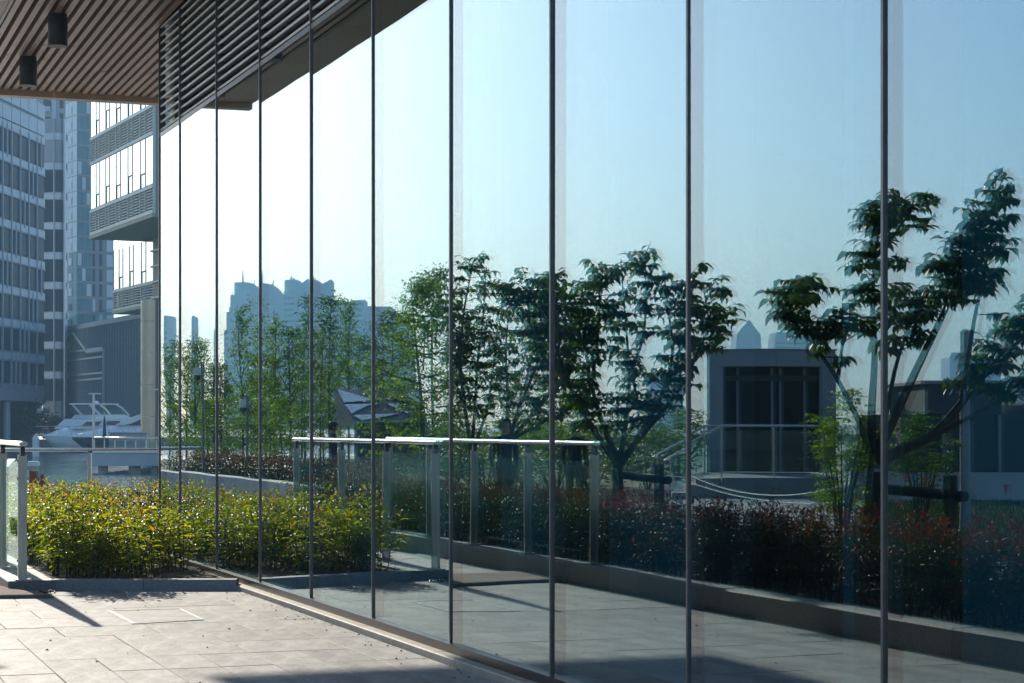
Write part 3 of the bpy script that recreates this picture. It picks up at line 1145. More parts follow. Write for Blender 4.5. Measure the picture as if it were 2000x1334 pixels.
def crown_tree(r, h, rad, nl, L0, m, seed, slim=False, base=.25, trunk_r=.05):
    rs = np.random.default_rng(seed)
    rr = random.Random(seed)
    tr = MB()
    top = Vector((rr.gauss(0, .15), rr.gauss(0, .15), h * .96))
    tr.tube([(0, 0, 0), tuple(top * .5 + Vector((.05, 0, 0))), tuple(top)], [trunk_r, trunk_r * .6, .008], 6)
    C = []
    nb = 30 if slim else 26
    for k in range(nb):
        f = base + (1 - base) * ((k + .5) / nb)
        prof = math.sin(math.pi * min(1, (.18 + .82 * (f - base) / (1 - base)))) ** .7 if not slim else (1 - (f - base) / (1 - base) * .75)
        an = k * 2.4 + rr.uniform(-.4, .4)
        ln = rad * prof * rr.uniform(.55, 1.15)
        s = Vector((0, 0, h * f * .94))
        rise = ln * (rr.uniform(.8, 1.5) if slim else rr.uniform(.2, .7))
        e = s + Vector((math.cos(an) * ln, math.sin(an) * ln, rise))
        e.z = min(e.z, h)
        tr.tube([s, s.lerp(e, .5) + Vector((0, 0, -.04)), e], [trunk_r * .35, trunk_r * .22, .004], 4, cap=False)
        C.append((s, e))
    per = nl // nb
    P, L = [], []
    for s, e in C:
        f = rs.random(per) ** .7
        s_, e_ = np.array(s), np.array(e)
        p = s_ + (e_ - s_) * (.2 + .85 * f)[:, None] + rs.normal(0, .055 * rad + .05, (per, 3)) * np.array([1, 1, .8])
        P.append(p)
    P = np.concatenate(P)
    n = len(P)
    an = rs.uniform(0, 6.28, n)
    D = np.stack([np.cos(an), np.sin(an), rs.uniform(-.9, .3, n)], 1)
    U = np.stack([rs.normal(0, .5, n), rs.normal(0, .5, n), np.ones(n)], 1)
    L = L0 * rs.uniform(.6, 1.3, n)
    return tr.mesh('trunk', BARK), leaf_mesh('crown', P, D, U, L, L * .5, m, simple=True)


# young trees of the park beyond the plaza, met in the left panes
KINDS = []
for k, (h, rad, nl, L0, m, slim, b) in enumerate([
        (5.0, .75, 1500, .105, SPRING, True, .22), (4.6, .9, 1800, .11, FAR, True, .15), (4.8, 1.35, 2600, .11, FAR, False, .22), (4.0, 1.2, 2800, .11, SPRING, False, .12)]):
    KINDS.append((h, crown_tree(None, h, rad, nl, L0, m, 30 + k, slim, b)))
PLACES = [  # column, depth, top row, kind, label
    (333, 62, 668, 0, 'slim young tree at the far left edge of the glass'),
    (352, 57, 655, 1, 'leafy young tree by the camera pole in the leftmost pane'),
    (392, 58, 648, 0, 'slim young tree rising against the bright sky by the second pane'),
    (418, 55, 700, 1, 'short bushy young tree between two slim ones near the left panes'),
    (470, 50, 583, 0, 'sparse pointed tree standing clear before the hazy towers'),
    (497, 56, 690, 1, 'low young tree right of the sparse pointed tree'),
    (535, 52, 606, 0, 'thin upright tree just left of the fourth glass joint'),
    (566, 47, 625, 1, 'dense upright tree with dark trunk in the fourth pane'),
    (592, 76, 640, 0, 'slim tree whose tip touches the fourth glass joint'),
    (640, 80, 565, 1, 'tall light tree above the canopy roof'),
    (676, 84, 570, 0, 'thin tall tree before the stepped tower roofs'),
    (700, 86, 640, 2, 'round crowned tree directly behind the canopy roof'),
    (762, 82, 590, 2, 'leafy tree at the right end of the canopy roof'),
    (825, 38, 520, 3, 'large fresh green tree beside the slim cherry tree'),
    (850, 40, 500, 2, 'tall loose tree behind the slim cherry tree'),
    (1085, 52, 690, 3, 'green tree filling in behind the broad cherry trunk'),
    (1010, 60, 720, 2, 'distant round tree low behind the spreading cherry tree'),
    (360, 68, 760, 3, 'low dense bushy tree at the back of the left panes'),
    (440, 66, 742, 3, 'low dense bushy tree behind the sparse pointed tree'),
    (520, 64, 730, 2, 'low round tree at the back in the fourth pane'),
    (598, 82, 715, 3, 'dense fresh green tree left of the canopy roof'),
    (660, 90, 700, 2, 'dense dark tree at the back above the canopy'),
    (730, 88, 690, 3, 'dense fresh tree at the back right of the canopy'),
    (405, 52, 770, 3, 'knee high branching bushy tree by the second pane joint'),
    (480, 47, 775, 2, 'short dark bushy tree below the sparse pointed tree'),
    (550, 44, 765, 3, 'short fresh bushy tree by the fourth pane hedge'),
    (1320, 60, 790, 2, 'dark low tree left of the grey portal building'),
]
for i, (px, Y, yt, k, lab) in enumerate(PLACES):
    h0, (tm, cm) = KINDS[k]
    x, y = across(px, Y)
    r = thing('young_tree', lab, 'tree', (x, y, GZ), random.uniform(0, 6.28), 'young trees in the park beyond the plaza')
    link('trunk', tm, r)
    link('crown', cm, r)
    s = hgt(yt, Y) / h0
    r.scale = (s * .95, s * .95, s)

# bright bush beside the grey portal building
def bush(name, label, px, Y, top, rad, m, nl, L0, seed, mirrored=True, z0=GZ):
    x, y = across(px, Y) if mirrored else seen(px, Y)
    r = thing(name, label, 'shrub', (x, y, z0), 0)
    rs = np.random.default_rng(seed)
    h = top - z0
    st = MB()
    for k in range(9):
        an = k * .7
        st.tube([(.05 * math.cos(an), .05 * math.sin(an), 0), (.25 * rad * math.cos(an), .25 * rad * math.sin(an), h * .35), (.7 * rad * math.cos(an), .7 * rad * math.sin(an), h * .75)], [.02, .014, .005], 5, cap=False)
    st.build('stem', BARK, r)
    n = nl
    cl = rs.normal(0, 1, (26, 3))
    cl = cl / np.linalg.norm(cl, axis=1)[:, None] * rs.uniform(.5, 1, (26, 1)) * np.array([rad, rad, h * .42]) + np.array([0, 0, h * .56])
    P = cl[rs.integers(0, 26, n)] + rs.normal(0, .17 * rad, (n, 3))
    P[:, 2] = np.clip(P[:, 2], .05, h)
    an = rs.uniform(0, 6.28, n)
    D = np.stack([np.cos(an), np.sin(an), rs.uniform(-.6, .5, n)], 1)
    U = np.stack([rs.normal(0, .5, n), rs.normal(0, .5, n), np.ones(n)], 1)
    L = L0 * rs.uniform(.6, 1.3, n)
    link('foliage', leaf_mesh('foliage', P, D, U, L, L * .5, m, simple=True), r)
    return r


bush('shrub', 'bright green bushy shrub before the grey portal building', 1650, 26, 1.95, .55, SPRING, 2600, .075, 77)
bush('shrub', 'small fresh shrub behind the leaning cherry trunk in the last pane', 1800, 27, 1.7, .45, FAR, 1600, .075, 78)

for i, (px, Y, top, rad, m, lab) in enumerate([
        (885, 47, 1.75, 1.1, FAR, 'dark green bush behind the slim cherry tree stem'), (950, 50, 1.9, 1.3, FAR, 'wide green bush between the slim and the spreading cherry trees'),
        (1015, 46, 1.6, 1.2, SPRING, 'fresh green bush behind the person with reddish hair'), (1080, 50, 2.0, 1.4, FAR, 'tall green bush left of the person in black'),
        (1150, 47, 1.6, 1.3, SPRING, 'fresh green bush right of the person in black'), (1200, 52, 1.8, 1.3, FAR, 'dark bush straight behind the broad cherry trunk'),
        (1262, 50, 1.7, 1.2, FAR, 'dark bush behind the right limb of the broad cherry tree'), (1325, 54, 1.9, 1.3, FAR, 'dark bush at the left wall of the grey portal building')]):
    bush('shrub', lab, px, Y, top, rad, m, 1500, .13, 130 + i)

# ------------------------------------------------------------------ plaza things met in the glass
CLAD = mat('grey cladding', (.36, .37, .38), (.31, .32, .33), rough=.5, scale=1)
DGLASS = mat('dark glazing', (.008, .011, .012), (.012, .015, .017), rough=.08, spec=.25)


def frame2(pA, pB):
    """facade frame: x runs from A to B; returns origin, angle and length"""
    A, B = Vector((*pA, 0)), Vector((*pB, 0))
    d = B - A
    return A, math.atan2(d.y, d.x), d.length


# grey portal building (in the mirror its depth runs to the other side: +y is away from the glass)
A, rz, L = frame2(across(1383, 48), across(1640, 47.68))
pb = thing('portal_building', 'small grey clad portal building with dark glazed front', 'building', A, rz)
ht = hgt(684, 48)
hb = .40
away = -1
def by(y0, y1):
    return (min(away * y0, away * y1), max(away * y0, away * y1))
ya, yb = by(0, .8)
MB().box(0, .40, ya, yb, hb, ht - .42).build('pier', CLAD, pb)
MB().box(L - .40, L, ya, yb, hb, ht - .42).build('pier', CLAD, pb)
for i in range(2):
    x0, x1 = .2 + (L - .2) * i / 2, .2 + (L - .2) * (i + 1) / 2
    MB().box(x0 + .006 if i else 0, x1 - .006, ya, yb, ht - .417, ht - .03).build('lintel_panel', CLAD, pb)
MB().box(-.03, L + .03, *by(-.03, .83), ht - .028, ht).build('coping', CLAD, pb)
MB().box(.0, L, *by(.85, 6), hb, ht - .06).build('rear_block', mat('rear block', (.10, .11, .115), rough=.6), pb)
MB().box(.41, L - .41, *by(.55, .6), hb, ht - .43).build('glazing', DGLASS, pb)
for x in (.75, 1.55, 1.75, L - .75):
    MB().box(x - .03, x + .03, *by(.47, .54), hb, ht - .44).build('glazing_bar', CLAD, pb)
MB().box(.43, L - .43, *by(.46, .545), ht - .75, ht - .62).build('head_rail', mat('head rail', (.05, .055, .06), rough=.5), pb)
# terrace with steps
A, rz, L = frame2(across(1335, 43), across(1645, 43))
tb = thing('terrace', 'low concrete terrace with steps before the grey portal building', 'terrace', A, rz)
STEPC = mat('step concrete', (.24, .25, .25), (.19, .2, .2), rough=.7, scale=2)
MB().box(.85, L, *by(0, 4.9), GZ, .40).build('platform', STEPC, tb)
for k in range(3):
    MB().box(-.25 + .28 * k, .846, *by(.25, 4.8), GZ + .135 * k, .11 + .135 * k).build('step', mat('step nosing', (.36, .37, .37), rough=.7), tb)
# its handrails
def stair_rail(label, y_off, ext):
    r = thing('stair_railing', label, 'railing', A, rz, 'terrace railings')
    yy = away * y_off
    MB().tube([(-.42, yy, .78), (-.35, yy, .84), (.85, yy, 1.50), (.85 + ext, yy, 1.50)], .025, 8).build('handrail', RAILSTEEL, r)
    for x, z0, z1 in [(-.3, GZ, .87), (.85, .4, 1.5)] + [(.85 + e, .4, 1.5) for e in ((1.1, 2.2) if ext > 1 else ())]:
        MB().box(x - .02, x + .02, yy - .02, yy + .02, z0, z1 - .02).build('post', STEEL, r)
    if ext > 1:
        MB().box(.9, .85 + ext, yy - .005, yy + .005, .5, 1.4).build('glass_panel', RAILGLASS, r)
    MB().xprism([(-.25, .15), (.80, .55), (.80, 1.38), (-.25, .80)], yy - .005, yy + .005).build('glass_panel', RAILGLASS, r)


stair_rail('steel stair railing with glass in front of the portal terrace, long arm', .12, 2.4)
stair_rail('steel stair railing with glass, far side of the portal terrace steps', 3.9, .35)
# sagging marker cords between the steps and the stakes
cord = mat('white cord', (.7, .7, .68), rough=.5)
for i, (p0, p1, z0, z1, sag, lab) in enumerate([
        ((1350, 36), (1650, 30), .62, .62, .24, 'white sagging cord strung before the terrace, upper of two'),
        ((1330, 35), (1660, 29), .60, .42, .17, 'white sagging cord strung before the terrace, lower of two'),
        ((1225, 38), (1390, 36), .66, .58, .01, 'taut white cord running left from the terrace steps')]):
    a, b = Vector((*across(*p0), z0)), Vector((*across(*p1), z1))
    path = []
    for k in range(15):
        f = k / 14
        p = a.lerp(b, f)
        p.z -= sag * 4 * f * (1 - f)
        path.append(p - a)
    o = MB().tube(path, .008, 5).build('marker_cord', cord, None, a)
    tag(o, lab, 'cord', 'marker cords')
# little pennants on the lawn line
for px, y, Y, c, lab in [(1768, 935, 24, (.55, .05, .05), 'small red pennant hanging nearest the leaning cherry trunk'), (1784, 935, 24, (.08, .25, .5), 'small blue pennant beside two red ones'),
                         (1805, 943, 24, (.55, .05, .10), 'small red pennant right of the blue one'), (1964, 955, 26, (.55, .05, .05), 'single red pennant on the cord before the white wall')]:
    x, yy = across(px, Y)
    z = hgt(y, Y)
    o = MB().xprism([(-.05, .05), (.05, .055), (.008, -.075), (-.008, -.075)], -.003, .003).build('pennant', mat('pennant %.2f %.2f' % (c[0], c[2]), c, rough=.8), None, (x, yy, z), WROT)
    tag(o, lab, 'pennant', 'pennants on a cord')

# louvred plant building on the right, on a white base wall
A, rz, L = frame2(across(1760, 42), across(2350, 42))
lb = thing('louvred_building', 'dark louvred plant building on a pale base wall at the right', 'building', A, rz)
LOUD = mat('dark louvre', (.05, .065, .07), rough=.5)
MB().box(0, L, *by(.1, 5), .55, 1.75).build('wall', LOUD, lb)
MB().box(.5, 2.1, *by(.0, 4), 1.753, 2.38).build('roof_block', LOUD, lb)
MB().box(2.6, L, *by(.2, 4), 1.753, 2.0).build('roof_block', LOUD, lb)
MB().box(.4, 2.2, *by(-.1, 4.1), 2.383, 2.45).build('roof_edge', CLAD, lb)
MB().box(-.1, L, *by(0, 5.2), GZ, .547).build('base_wall', mat('pale wall', (.55, .55, .53), (.48, .48, .46), rough=.8, scale=1), lb)
for i in range(14):
    MB().box(0, L, *by(.02, .09), .60 + i * .08, .63 + i * .08).build('louvre', LOUD, lb)
for x in (0.9, 2.05, 3.4):
    MB().box(x - .025, x + .025, *by(-.01, .1), .552, 1.74).build('louvre_post', CLAD, lb)
x, y = across(1886, 29)
lp = thing('lamp_post', 'tall plain grey pole standing before the louvred building', 'lamp post', (x, y, GZ))
MB().lathe([(.085, 0), (.075, .3), (.068, 2.86)], 12).build('pole', CLAD, lp)
MB().lathe([(.14, 0), (.14, .03), (.09, .06)], 12).build('base', CLAD, lp)
MB().lathe([(.08, 2.863), (.08, 2.89), (.02, 2.92)], 12).build('cap', CLAD, lp)
# lawn
GRASS = mat('lawn', (.022, .042, .014), (.032, .056, .017), rough=.9, scale=3)
q = MB()
lawn = [across(1660, 27), across(2300, 20), across(2350, 40), across(1700, 40)]
q.add([(x, y, GZ + .006) for x, y in lawn], [(0, 1, 2, 3)])
tag(q.build('lawn', GRASS), kind='structure')
rs = np.random.default_rng(3)
u, v = rs.random(9000), rs.random(9000)
LQ = np.array(lawn)
P = (LQ[0] * (1 - u)[:, None] + LQ[1] * u[:, None]) * (1 - v)[:, None] + (LQ[3] * (1 - u)[:, None] + LQ[2] * u[:, None]) * v[:, None]
P3 = np.concatenate([P, np.full((len(P), 1), GZ + .006)], 1)
an = rs.uniform(0, 6.28, len(P))
D = np.stack([np.cos(an) * .4, np.sin(an) * .4, np.ones(len(P))], 1)
U = np.stack([np.cos(an + 1.5), np.sin(an + 1.5), np.zeros(len(P))], 1)
Lg = rs.uniform(.06, .14, len(P))
tag(link('grass', leaf_mesh('grass', P3, D, U, Lg, Lg * .25, DARKLEAF, simple=True)), kind='stuff')
q = MB()
pk = [across(330, 95, 3), across(330, 50, 3), across(600, 34, 3), across(880, 33, 5), across(1000, 33, 6), across(1345, 44, 7), across(1345, 90, 7), across(1010, 90, 6), across(700, 95, 4)]
q.add([(x, y, GZ + .005) for x, y in pk], [tuple(range(len(pk)))])
tag(q.build('park_lawn', mat('park ground', (.06, .095, .025), (.19, .10, .05), rough=.95, scale=.25)), kind='structure')

# canopy with faceted skylight roof
A, rz, L = frame2(across(632, 70), across(815, 70))
cn = thing('canopy', 'low dark canopy with faceted white skylight roof among the park trees', 'canopy', A, rz)
ct, cb = hgt(757, 70), hgt(832, 70)
FR = mat('canopy frame', (.045, .05, .055), rough=.5)
SKYL = mat('white skylight', (.85, .88, .90), (.78, .82, .85), rough=.2, scale=1, metal=.7)
def slope(x, s):   # roof plane leaning towards the viewer
    return (x, away * (3.2 * s), cb + .15 + (ct - cb - .15) * s)
q = MB()
c4 = [slope(.9, 0), slope(L + .3, 0), slope(L - .1, 1), slope(0, 1)]
q.add(c4, [(0, 1, 2, 3)])
q.add([(p[0], p[1], p[2] - .06) for p in c4], [(3, 2, 1, 0)])
q.build('roof_deck', FR, cn)
for tri in ([(.12, .97), (1.62, .64), (.45, .56)], [(1.75, .64), (L - .15, .93), (L - .1, .56)], [(.5, .50), (1.5, .52), (.85, .22)], [(.9, .18), (2.3, .20), (1.3, .02)], [(1.75, .52), (L - .05, .50), (2.7, .16)]):
    pp = [slope(x, s) for x, s in tri]
    q = MB()
    q.add([(p[0], p[1] - away * .05, p[2] + .03) for p in pp] + [(p[0], p[1], p[2]) for p in pp], [(0, 1, 2), (2, 1, 0), (0, 3, 4, 1), (1, 4, 5, 2), (2, 5, 3, 0)])
    q.build('skylight_panel', SKYL, cn)
q = MB()
q.add([slope(0, 1), slope(.9, 0), (.9, 0, cb), (0, away * 3.2, cb), (0.02, away * 3.2, ct)], [(0, 1, 2), (0, 2, 3)])
q.build('side_panel', FR, cn)
MB().box(1.0, L + .2, *by(.1, 3), GZ, cb + .1).build('kiosk_wall', mat('kiosk wall', (.04, .06, .06), rough=.6), cn)
MB().box(.9, L + .3, *by(-.04, .06), cb + .1, cb + .18).build('eaves_beam', CLAD, cn)

# camera poles
def cctv(px, Y, yt, label, arm):
    x, y = across(px, Y)
    h = hgt(yt, Y)
    r = thing('camera_pole', label, 'camera pole', (x, y, GZ), WROT, 'dome camera poles')
    MB().lathe([(.036, 0), (.032, h)], 10).build('pole', MULLMETAL, r)
    MB().tube([(0, 0, h - .06), (arm * .25, 0, h + .04), (arm * .6, 0, h + .03), (arm, 0, h - .06)], .016, 6).build('arm', MULLMETAL, r)
    d = MB()
    d.lathe([(.04, h - .06), (.08, h - .10), (.09, h - .22), (.08, h - .24)], 14, c=(arm, 0))
    d.build('housing', WHITE, r)
    MB().lathe([(.08, h - .242), (.068, h - .32), (.03, h - .36)], 14, c=(arm, 0)).build('dome', BLACKPL, r)


cctv(393, 44, 708, 'curved arm dome camera pole seen twice in the leftmost panes', .5)
cctv(480, 43, 772, 'shorter dome camera pole before the sparse pointed tree', .45)
# striped bollard
def bollard(xy, h, label):
    r = thing('striped_bollard', label, 'bollard', (*xy, GZ), 0, 'striped bollards')
    MB().lathe([(.13, 0), (.13, h), (.11, h + .02)], 14).build('body', BLACKPL, r)
    y = mat('bollard yellow', (.55, .38, .03), rough=.5)
    for k in range(3):
        b = MB()
        n = 14
        z0 = .08 + k * h / 3.2
        vs, fs = [], []
        for i in range(n + 1):
            a = i * 2 * math.pi / n
            zz = z0 + (.09 * math.sin(a) + .04)
            vs += [(.134 * math.cos(a), .134 * math.sin(a), zz), (.134 * math.cos(a), .134 * math.sin(a), zz + .09)]
        fs = [(2 * i, 2 * i + 2, 2 * i + 3, 2 * i + 1) for i in range(n)]
        b.add(vs, fs)
        b.build('stripe', y, r)


bollard(across(384, 47), .62, 'black and yellow striped bollard before the curved planter wall')
bollard(seen(24, 46), .60, 'black and yellow striped bollard on the quay behind the steel post')

# ------------------------------------------------------------------ people met in the glass
def person(label, px, Y, height, shirt, trousers, turn, seed):
    rs = random.Random(seed)
    x, y = across(px, Y)
    k = height / 1.75
    J = {  # joints: standing at ease
        'pel': (0, 0, .95, .135), 'waist': (0, .01, 1.10, .125), 'chest': (0, 0, 1.32, .145), 'neck0': (0, 0, 1.47, .075), 'neck': (0, .005, 1.53, .058), 'head0': (0, .015, 1.60, .085), 'head': (0, .02, 1.67, .098), 'crown': (0, .005, 1.73, .07),
    }
    V, E, Rr, names = [], [], [], {}

    def add(nm, p, prev):
        names[nm] = len(V)
        V.append((p[0] * k, p[1] * k, p[2] * k))
        Rr.append(p[3] * k)
        if prev:
            E.append((names[prev], names[nm]))
    prev = None
    for nm in ('pel', 'waist', 'chest', 'neck0', 'neck', 'head0', 'head', 'crown'):
        add(nm, J[nm], prev)
        prev = nm
    for s, sd in ((-1, 'l'), (1, 'r')):
        add('hip' + sd, (s * .095, 0, .88, .10), 'pel')
        add('knee' + sd, (s * .105, .02, .49, .062), 'hip' + sd)
        add('calf' + sd, (s * .108, -.005, .33, .055), 'knee' + sd)
        add('ank' + sd, (s * .11, -.01, .09, .042), 'calf' + sd)
        add('foot' + sd, (s * .125, .13, .045, .040), 'ank' + sd)
        add('sho' + sd, (s * .175, 0, 1.43, .062), 'chest')
        add('elb' + sd, (s * .222, -.03, 1.14, .044), 'sho' + sd)
        add('wri' + sd, (s * .205, .07, .91, .030), 'elb' + sd)
        add('palm' + sd, (s * .195, .10, .85, .034), 'wri' + sd)
        for f in range(4):
            fx = s * (.170 + .016 * f)
            add('f%d%s' % (f, sd), (fx, .125, .79, .0095), 'palm' + sd)
            add('g%d%s' % (f, sd), (fx - s * .008, .122, .755 - .006 * (f in (1, 2)), .0085), 'f%d%s' % (f, sd))
        add('t0' + sd, (s * .165, .125, .84, .011), 'palm' + sd)
        add('t1' + sd, (s * .158, .14, .80, .009), 't0' + sd)
    add('nose', (0, .118, 1.645, .014), 'head')
    me = bpy.data.meshes.new('body_cage')
    me.from_pydata(V, E, [])
    o = bpy.data.objects.new('body_cage', me)
    COL.objects.link(o)
    sk = o.modifiers.new('skin', 'SKIN')
    for i, v in enumerate(me.skin_vertices[0].data):
        v.radius = (Rr[i], Rr[i] * (.78 if i in (names['chest'], names['waist'], names['pel']) else 1))
        v.use_root = (i == 0)
    su = o.modifiers.new('sub', 'SUBSURF')
    su.levels = 1
    su.render_levels = 1
    dg = bpy.context.evaluated_depsgraph_get()
    nm = bpy.data.meshes.new_from_object(o.evaluated_get(dg))
    bpy.data.objects.remove(o)
    nm.materials.clear()
    skin = mat('skin', (.42, .26, .19), (.38, .23, .17), rough=.5)
    for m in (skin, mat('shirt %d' % seed, shirt, rough=.85), mat('trousers %d' % seed, trousers, rough=.85), mat('shoe', (.03, .03, .03), rough=.5)):
        nm.materials.append(m)
    for p in nm.polygons:
        c = p.center / k
        i = 0
        if c.z < .10:
            i = 3
        elif c.z < .98 and abs(c.x) < .17 and c.y < .14 - .0:
            i = 2
        elif c.z < 1.49 and not (abs(c.x) > .17 and c.z < .99):
            i = 1
        p.material_index = i
        p.use_smooth = True
    r = thing('person', label, 'person', (x, y, GZ), turn)
    link('body', nm, r)
    hair = MB()
    prof = [(.02, 1.775), (.07, 1.765), (.102, 1.73), (.114, 1.68), (.112, 1.62), (.095, 1.575)]
    vs, fs, n = [], [], 18
    for rr, z in prof:
        for i in range(n):
            a = i * 2 * math.pi / n
            fy = math.sin(a)
            zz = z if fy < .35 else max(z, 1.70)
            vs.append((rr * k * math.cos(a) * .93, (rr * fy * 1.03 + .004) * k, zz * k))
    for j in range(len(prof) - 1):
        for i in range(n):
            fs.append((j * n + i, (j + 1) * n + i, (j + 1) * n + (i + 1) % n, j * n + (i + 1) % n))
    hair.add(vs, fs, 0, True)
    hair.add(vs[:n], [tuple(range(n))], 0)
    hair.build('hair', mat('dark hair', (.02, .013, .01), rough=.45), r)
    ear = MB()
    for s in (-1, 1):
        ear.lathe([(.004, 1.60 * k), (.016 * k, 1.62 * k), (.018 * k, 1.645 * k), (.006, 1.665 * k)], 8, c=(s * .103 * k, .012 * k))
    ear.build('ear', skin, r)
    return r


person('person in black standing behind the second glass railing by the seventh glass joint', 1117, 33, 1.60, (.015, .016, .02), (.02, .022, .03), R(60), 1)
person('person with reddish dark hair standing behind the railing under the cherry trees', 987, 30, 1.66, (.05, .05, .06), (.03, .03, .04), R(200), 2)
person('distant person in dark clothes standing under the canopy roof', 645, 44, 1.62, (.03, .03, .035), (.02, .02, .03), R(120), 3)

# ------------------------------------------------------------------ far skyline met in the glass
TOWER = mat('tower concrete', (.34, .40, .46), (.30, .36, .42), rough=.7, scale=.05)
TWIN = mat('tower windows', (.06, .08, .10), rough=.2, spec=.6)


def skyline(label, Y, outline, pane, depth=30, win=True, mast=()):
    """tower whose face is the given outline (columns, rows) at depth Y, standing on the ground"""
    px0, px1 = outline[0][0], outline[-1][0]
    A, rz, L = frame2(across(px0, Y, pane), across(px1, Y, pane))
    r = thing('skyline_tower', label, 'tower', A, rz, 'hazy skyline towers')
    q = [(0, GZ)] + [((px - px0) / (px1 - px0) * L, hgt(y, Y)) for px, y in outline] + [(L, GZ)]
    ya, yb = by(0, depth)
    MB().xprism(q if away > 0 else q, ya, yb).build('body', TOWER, r)
    if mast:
        mt = MB()
        for px, y0, y1 in mast:
            mx = (px - px0) / (px1 - px0) * L
            mt.tube([(mx, away * 4, hgt(y0, Y)), (mx, away * 4, hgt(y1, Y))], [.55, .25], 5)
        mt.build('mast', TOWER, r)
    if win:
        w = MB()
        hmin = min(z for _, z in q[1:-1])
        nf = int(hmin / 4)
        for f in range(nf):
            w.box(L * .04, L * .96, *by(-.12, .2), 2 + f * 4, 3.7 + f * 4)
        w.build('window_band', TWIN, r)
    return r


YS = 1400
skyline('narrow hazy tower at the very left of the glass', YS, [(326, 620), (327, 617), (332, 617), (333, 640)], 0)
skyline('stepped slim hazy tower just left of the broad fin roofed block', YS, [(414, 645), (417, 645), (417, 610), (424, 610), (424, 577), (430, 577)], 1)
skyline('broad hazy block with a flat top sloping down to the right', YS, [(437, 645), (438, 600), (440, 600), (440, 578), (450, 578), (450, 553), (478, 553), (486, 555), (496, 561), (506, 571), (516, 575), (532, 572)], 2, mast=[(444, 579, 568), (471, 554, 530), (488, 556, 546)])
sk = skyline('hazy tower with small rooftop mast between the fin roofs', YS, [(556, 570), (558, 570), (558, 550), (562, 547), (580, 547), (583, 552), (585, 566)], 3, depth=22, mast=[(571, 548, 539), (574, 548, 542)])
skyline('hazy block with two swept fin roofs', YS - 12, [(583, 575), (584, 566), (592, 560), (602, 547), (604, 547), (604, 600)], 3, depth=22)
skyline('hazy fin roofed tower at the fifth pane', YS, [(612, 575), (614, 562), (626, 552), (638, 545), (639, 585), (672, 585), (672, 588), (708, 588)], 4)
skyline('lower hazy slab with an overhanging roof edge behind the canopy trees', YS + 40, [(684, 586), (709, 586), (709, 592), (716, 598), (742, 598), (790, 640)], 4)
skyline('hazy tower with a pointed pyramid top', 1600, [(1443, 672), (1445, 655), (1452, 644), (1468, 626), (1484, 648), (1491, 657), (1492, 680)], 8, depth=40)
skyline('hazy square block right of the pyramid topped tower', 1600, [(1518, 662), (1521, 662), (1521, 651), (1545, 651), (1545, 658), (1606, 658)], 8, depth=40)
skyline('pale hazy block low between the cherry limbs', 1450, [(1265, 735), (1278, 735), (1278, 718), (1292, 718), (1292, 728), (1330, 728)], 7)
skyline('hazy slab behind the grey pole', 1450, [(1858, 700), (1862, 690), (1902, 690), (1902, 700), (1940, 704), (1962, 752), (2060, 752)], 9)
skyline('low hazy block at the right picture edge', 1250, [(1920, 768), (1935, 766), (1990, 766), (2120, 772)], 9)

# ------------------------------------------------------------------ harbour buildings seen directly
def facade(name, label, pA, pB, h, depth, m, z0=0):
    """body of a building whose face runs from A (left) to B (right); local y is away from the viewer"""
    A, rz, L = frame2(pA, pB)
    r = thing(name, label, 'building', (A.x, A.y, 0), rz)
    return r, L


CONC = mat('grey blue concrete', (.34, .38, .42), (.29, .33, .37), rough=.6, scale=.3)
PANEL = mat('light panel', (.42, .50, .57), (.36, .44, .52), rough=.4, scale=.5)
WINB = mat('office glass', (.022, .045, .07), (.012, .028, .048), rough=.25, scale=.4, spec=.03, stretch=(3, 3, .4))
# B1: gridded office at the left edge
r, L = facade('office_block', 'grey gridded office block with recessed dark windows at the left picture edge', seen(-70, 222), seen(88, 250), 0, 0, None)
hb1, Hb = 4.6, 41.5
MB().box(0, L, .25, 20, hb1, Hb).build('wall', CONC, r)
bays = 9
bw = L / bays
fl = 3.85
tops = [36.2 - fl * k for k in range(9)]
random.seed(2)
wm, pm, pm2 = {}, {}, {}
for f, zt in enumerate(tops):
    if zt - 2.6 < hb1:
        continue
    for b in range(bays):
        sub = 1 if (b + f) % 4 else 2
        ww = bw / sub
        for s in range(sub):
            x0 = b * bw + s * ww
            k = sub
            if k not in wm:
                wm[k] = MB().box(.16, ww - .16, .08, .24, 0, 2.55).mesh('window', WINB)
                pm[k] = MB().box(.10, ww - .10, -.03, .2, 0, .85).mesh('spandrel_panel', PANEL)
                pm2[k] = MB().box(-.15, .15, -.10, .24, -.55, 3.3).mesh('pier', CONC)
            link('window', wm[k], r, (x0, 0, zt - 2.6))
            link('spandrel_panel', pm[k], r, (x0, 0, zt + .18))
            link('pier', pm2[k], r, (x0, 0, zt - 2.6))
    MB().box(0, L, -.10, .22, zt + .02, zt + .13).build('sill_band', CONC, r)
for k in range(2):
    for b in range(bays):
        MB().box(b * bw + .1, (b + 1) * bw - .1, -.03, .2, 37.4 + k * 2.1, 39.1 + k * 2.1).build('parapet_panel', PANEL, r)
for x in (1.0, L * .62, L - 1):
    MB().lathe([(.42, GZ), (.42, hb1 - .02)], 16, c=(x, 1.2)).build('column', PANEL, r)
MB().box(0, L, 1.8, 19, GZ, hb1 - .02).build('lobby_wall', DARKMETAL, r)
# its rounded end bay catches the light
MB().lathe([(.55, hb1 + .1), (.55, Hb - .5)], 12, c=(L + .2, .9)).build('corner_column', PANEL, r)

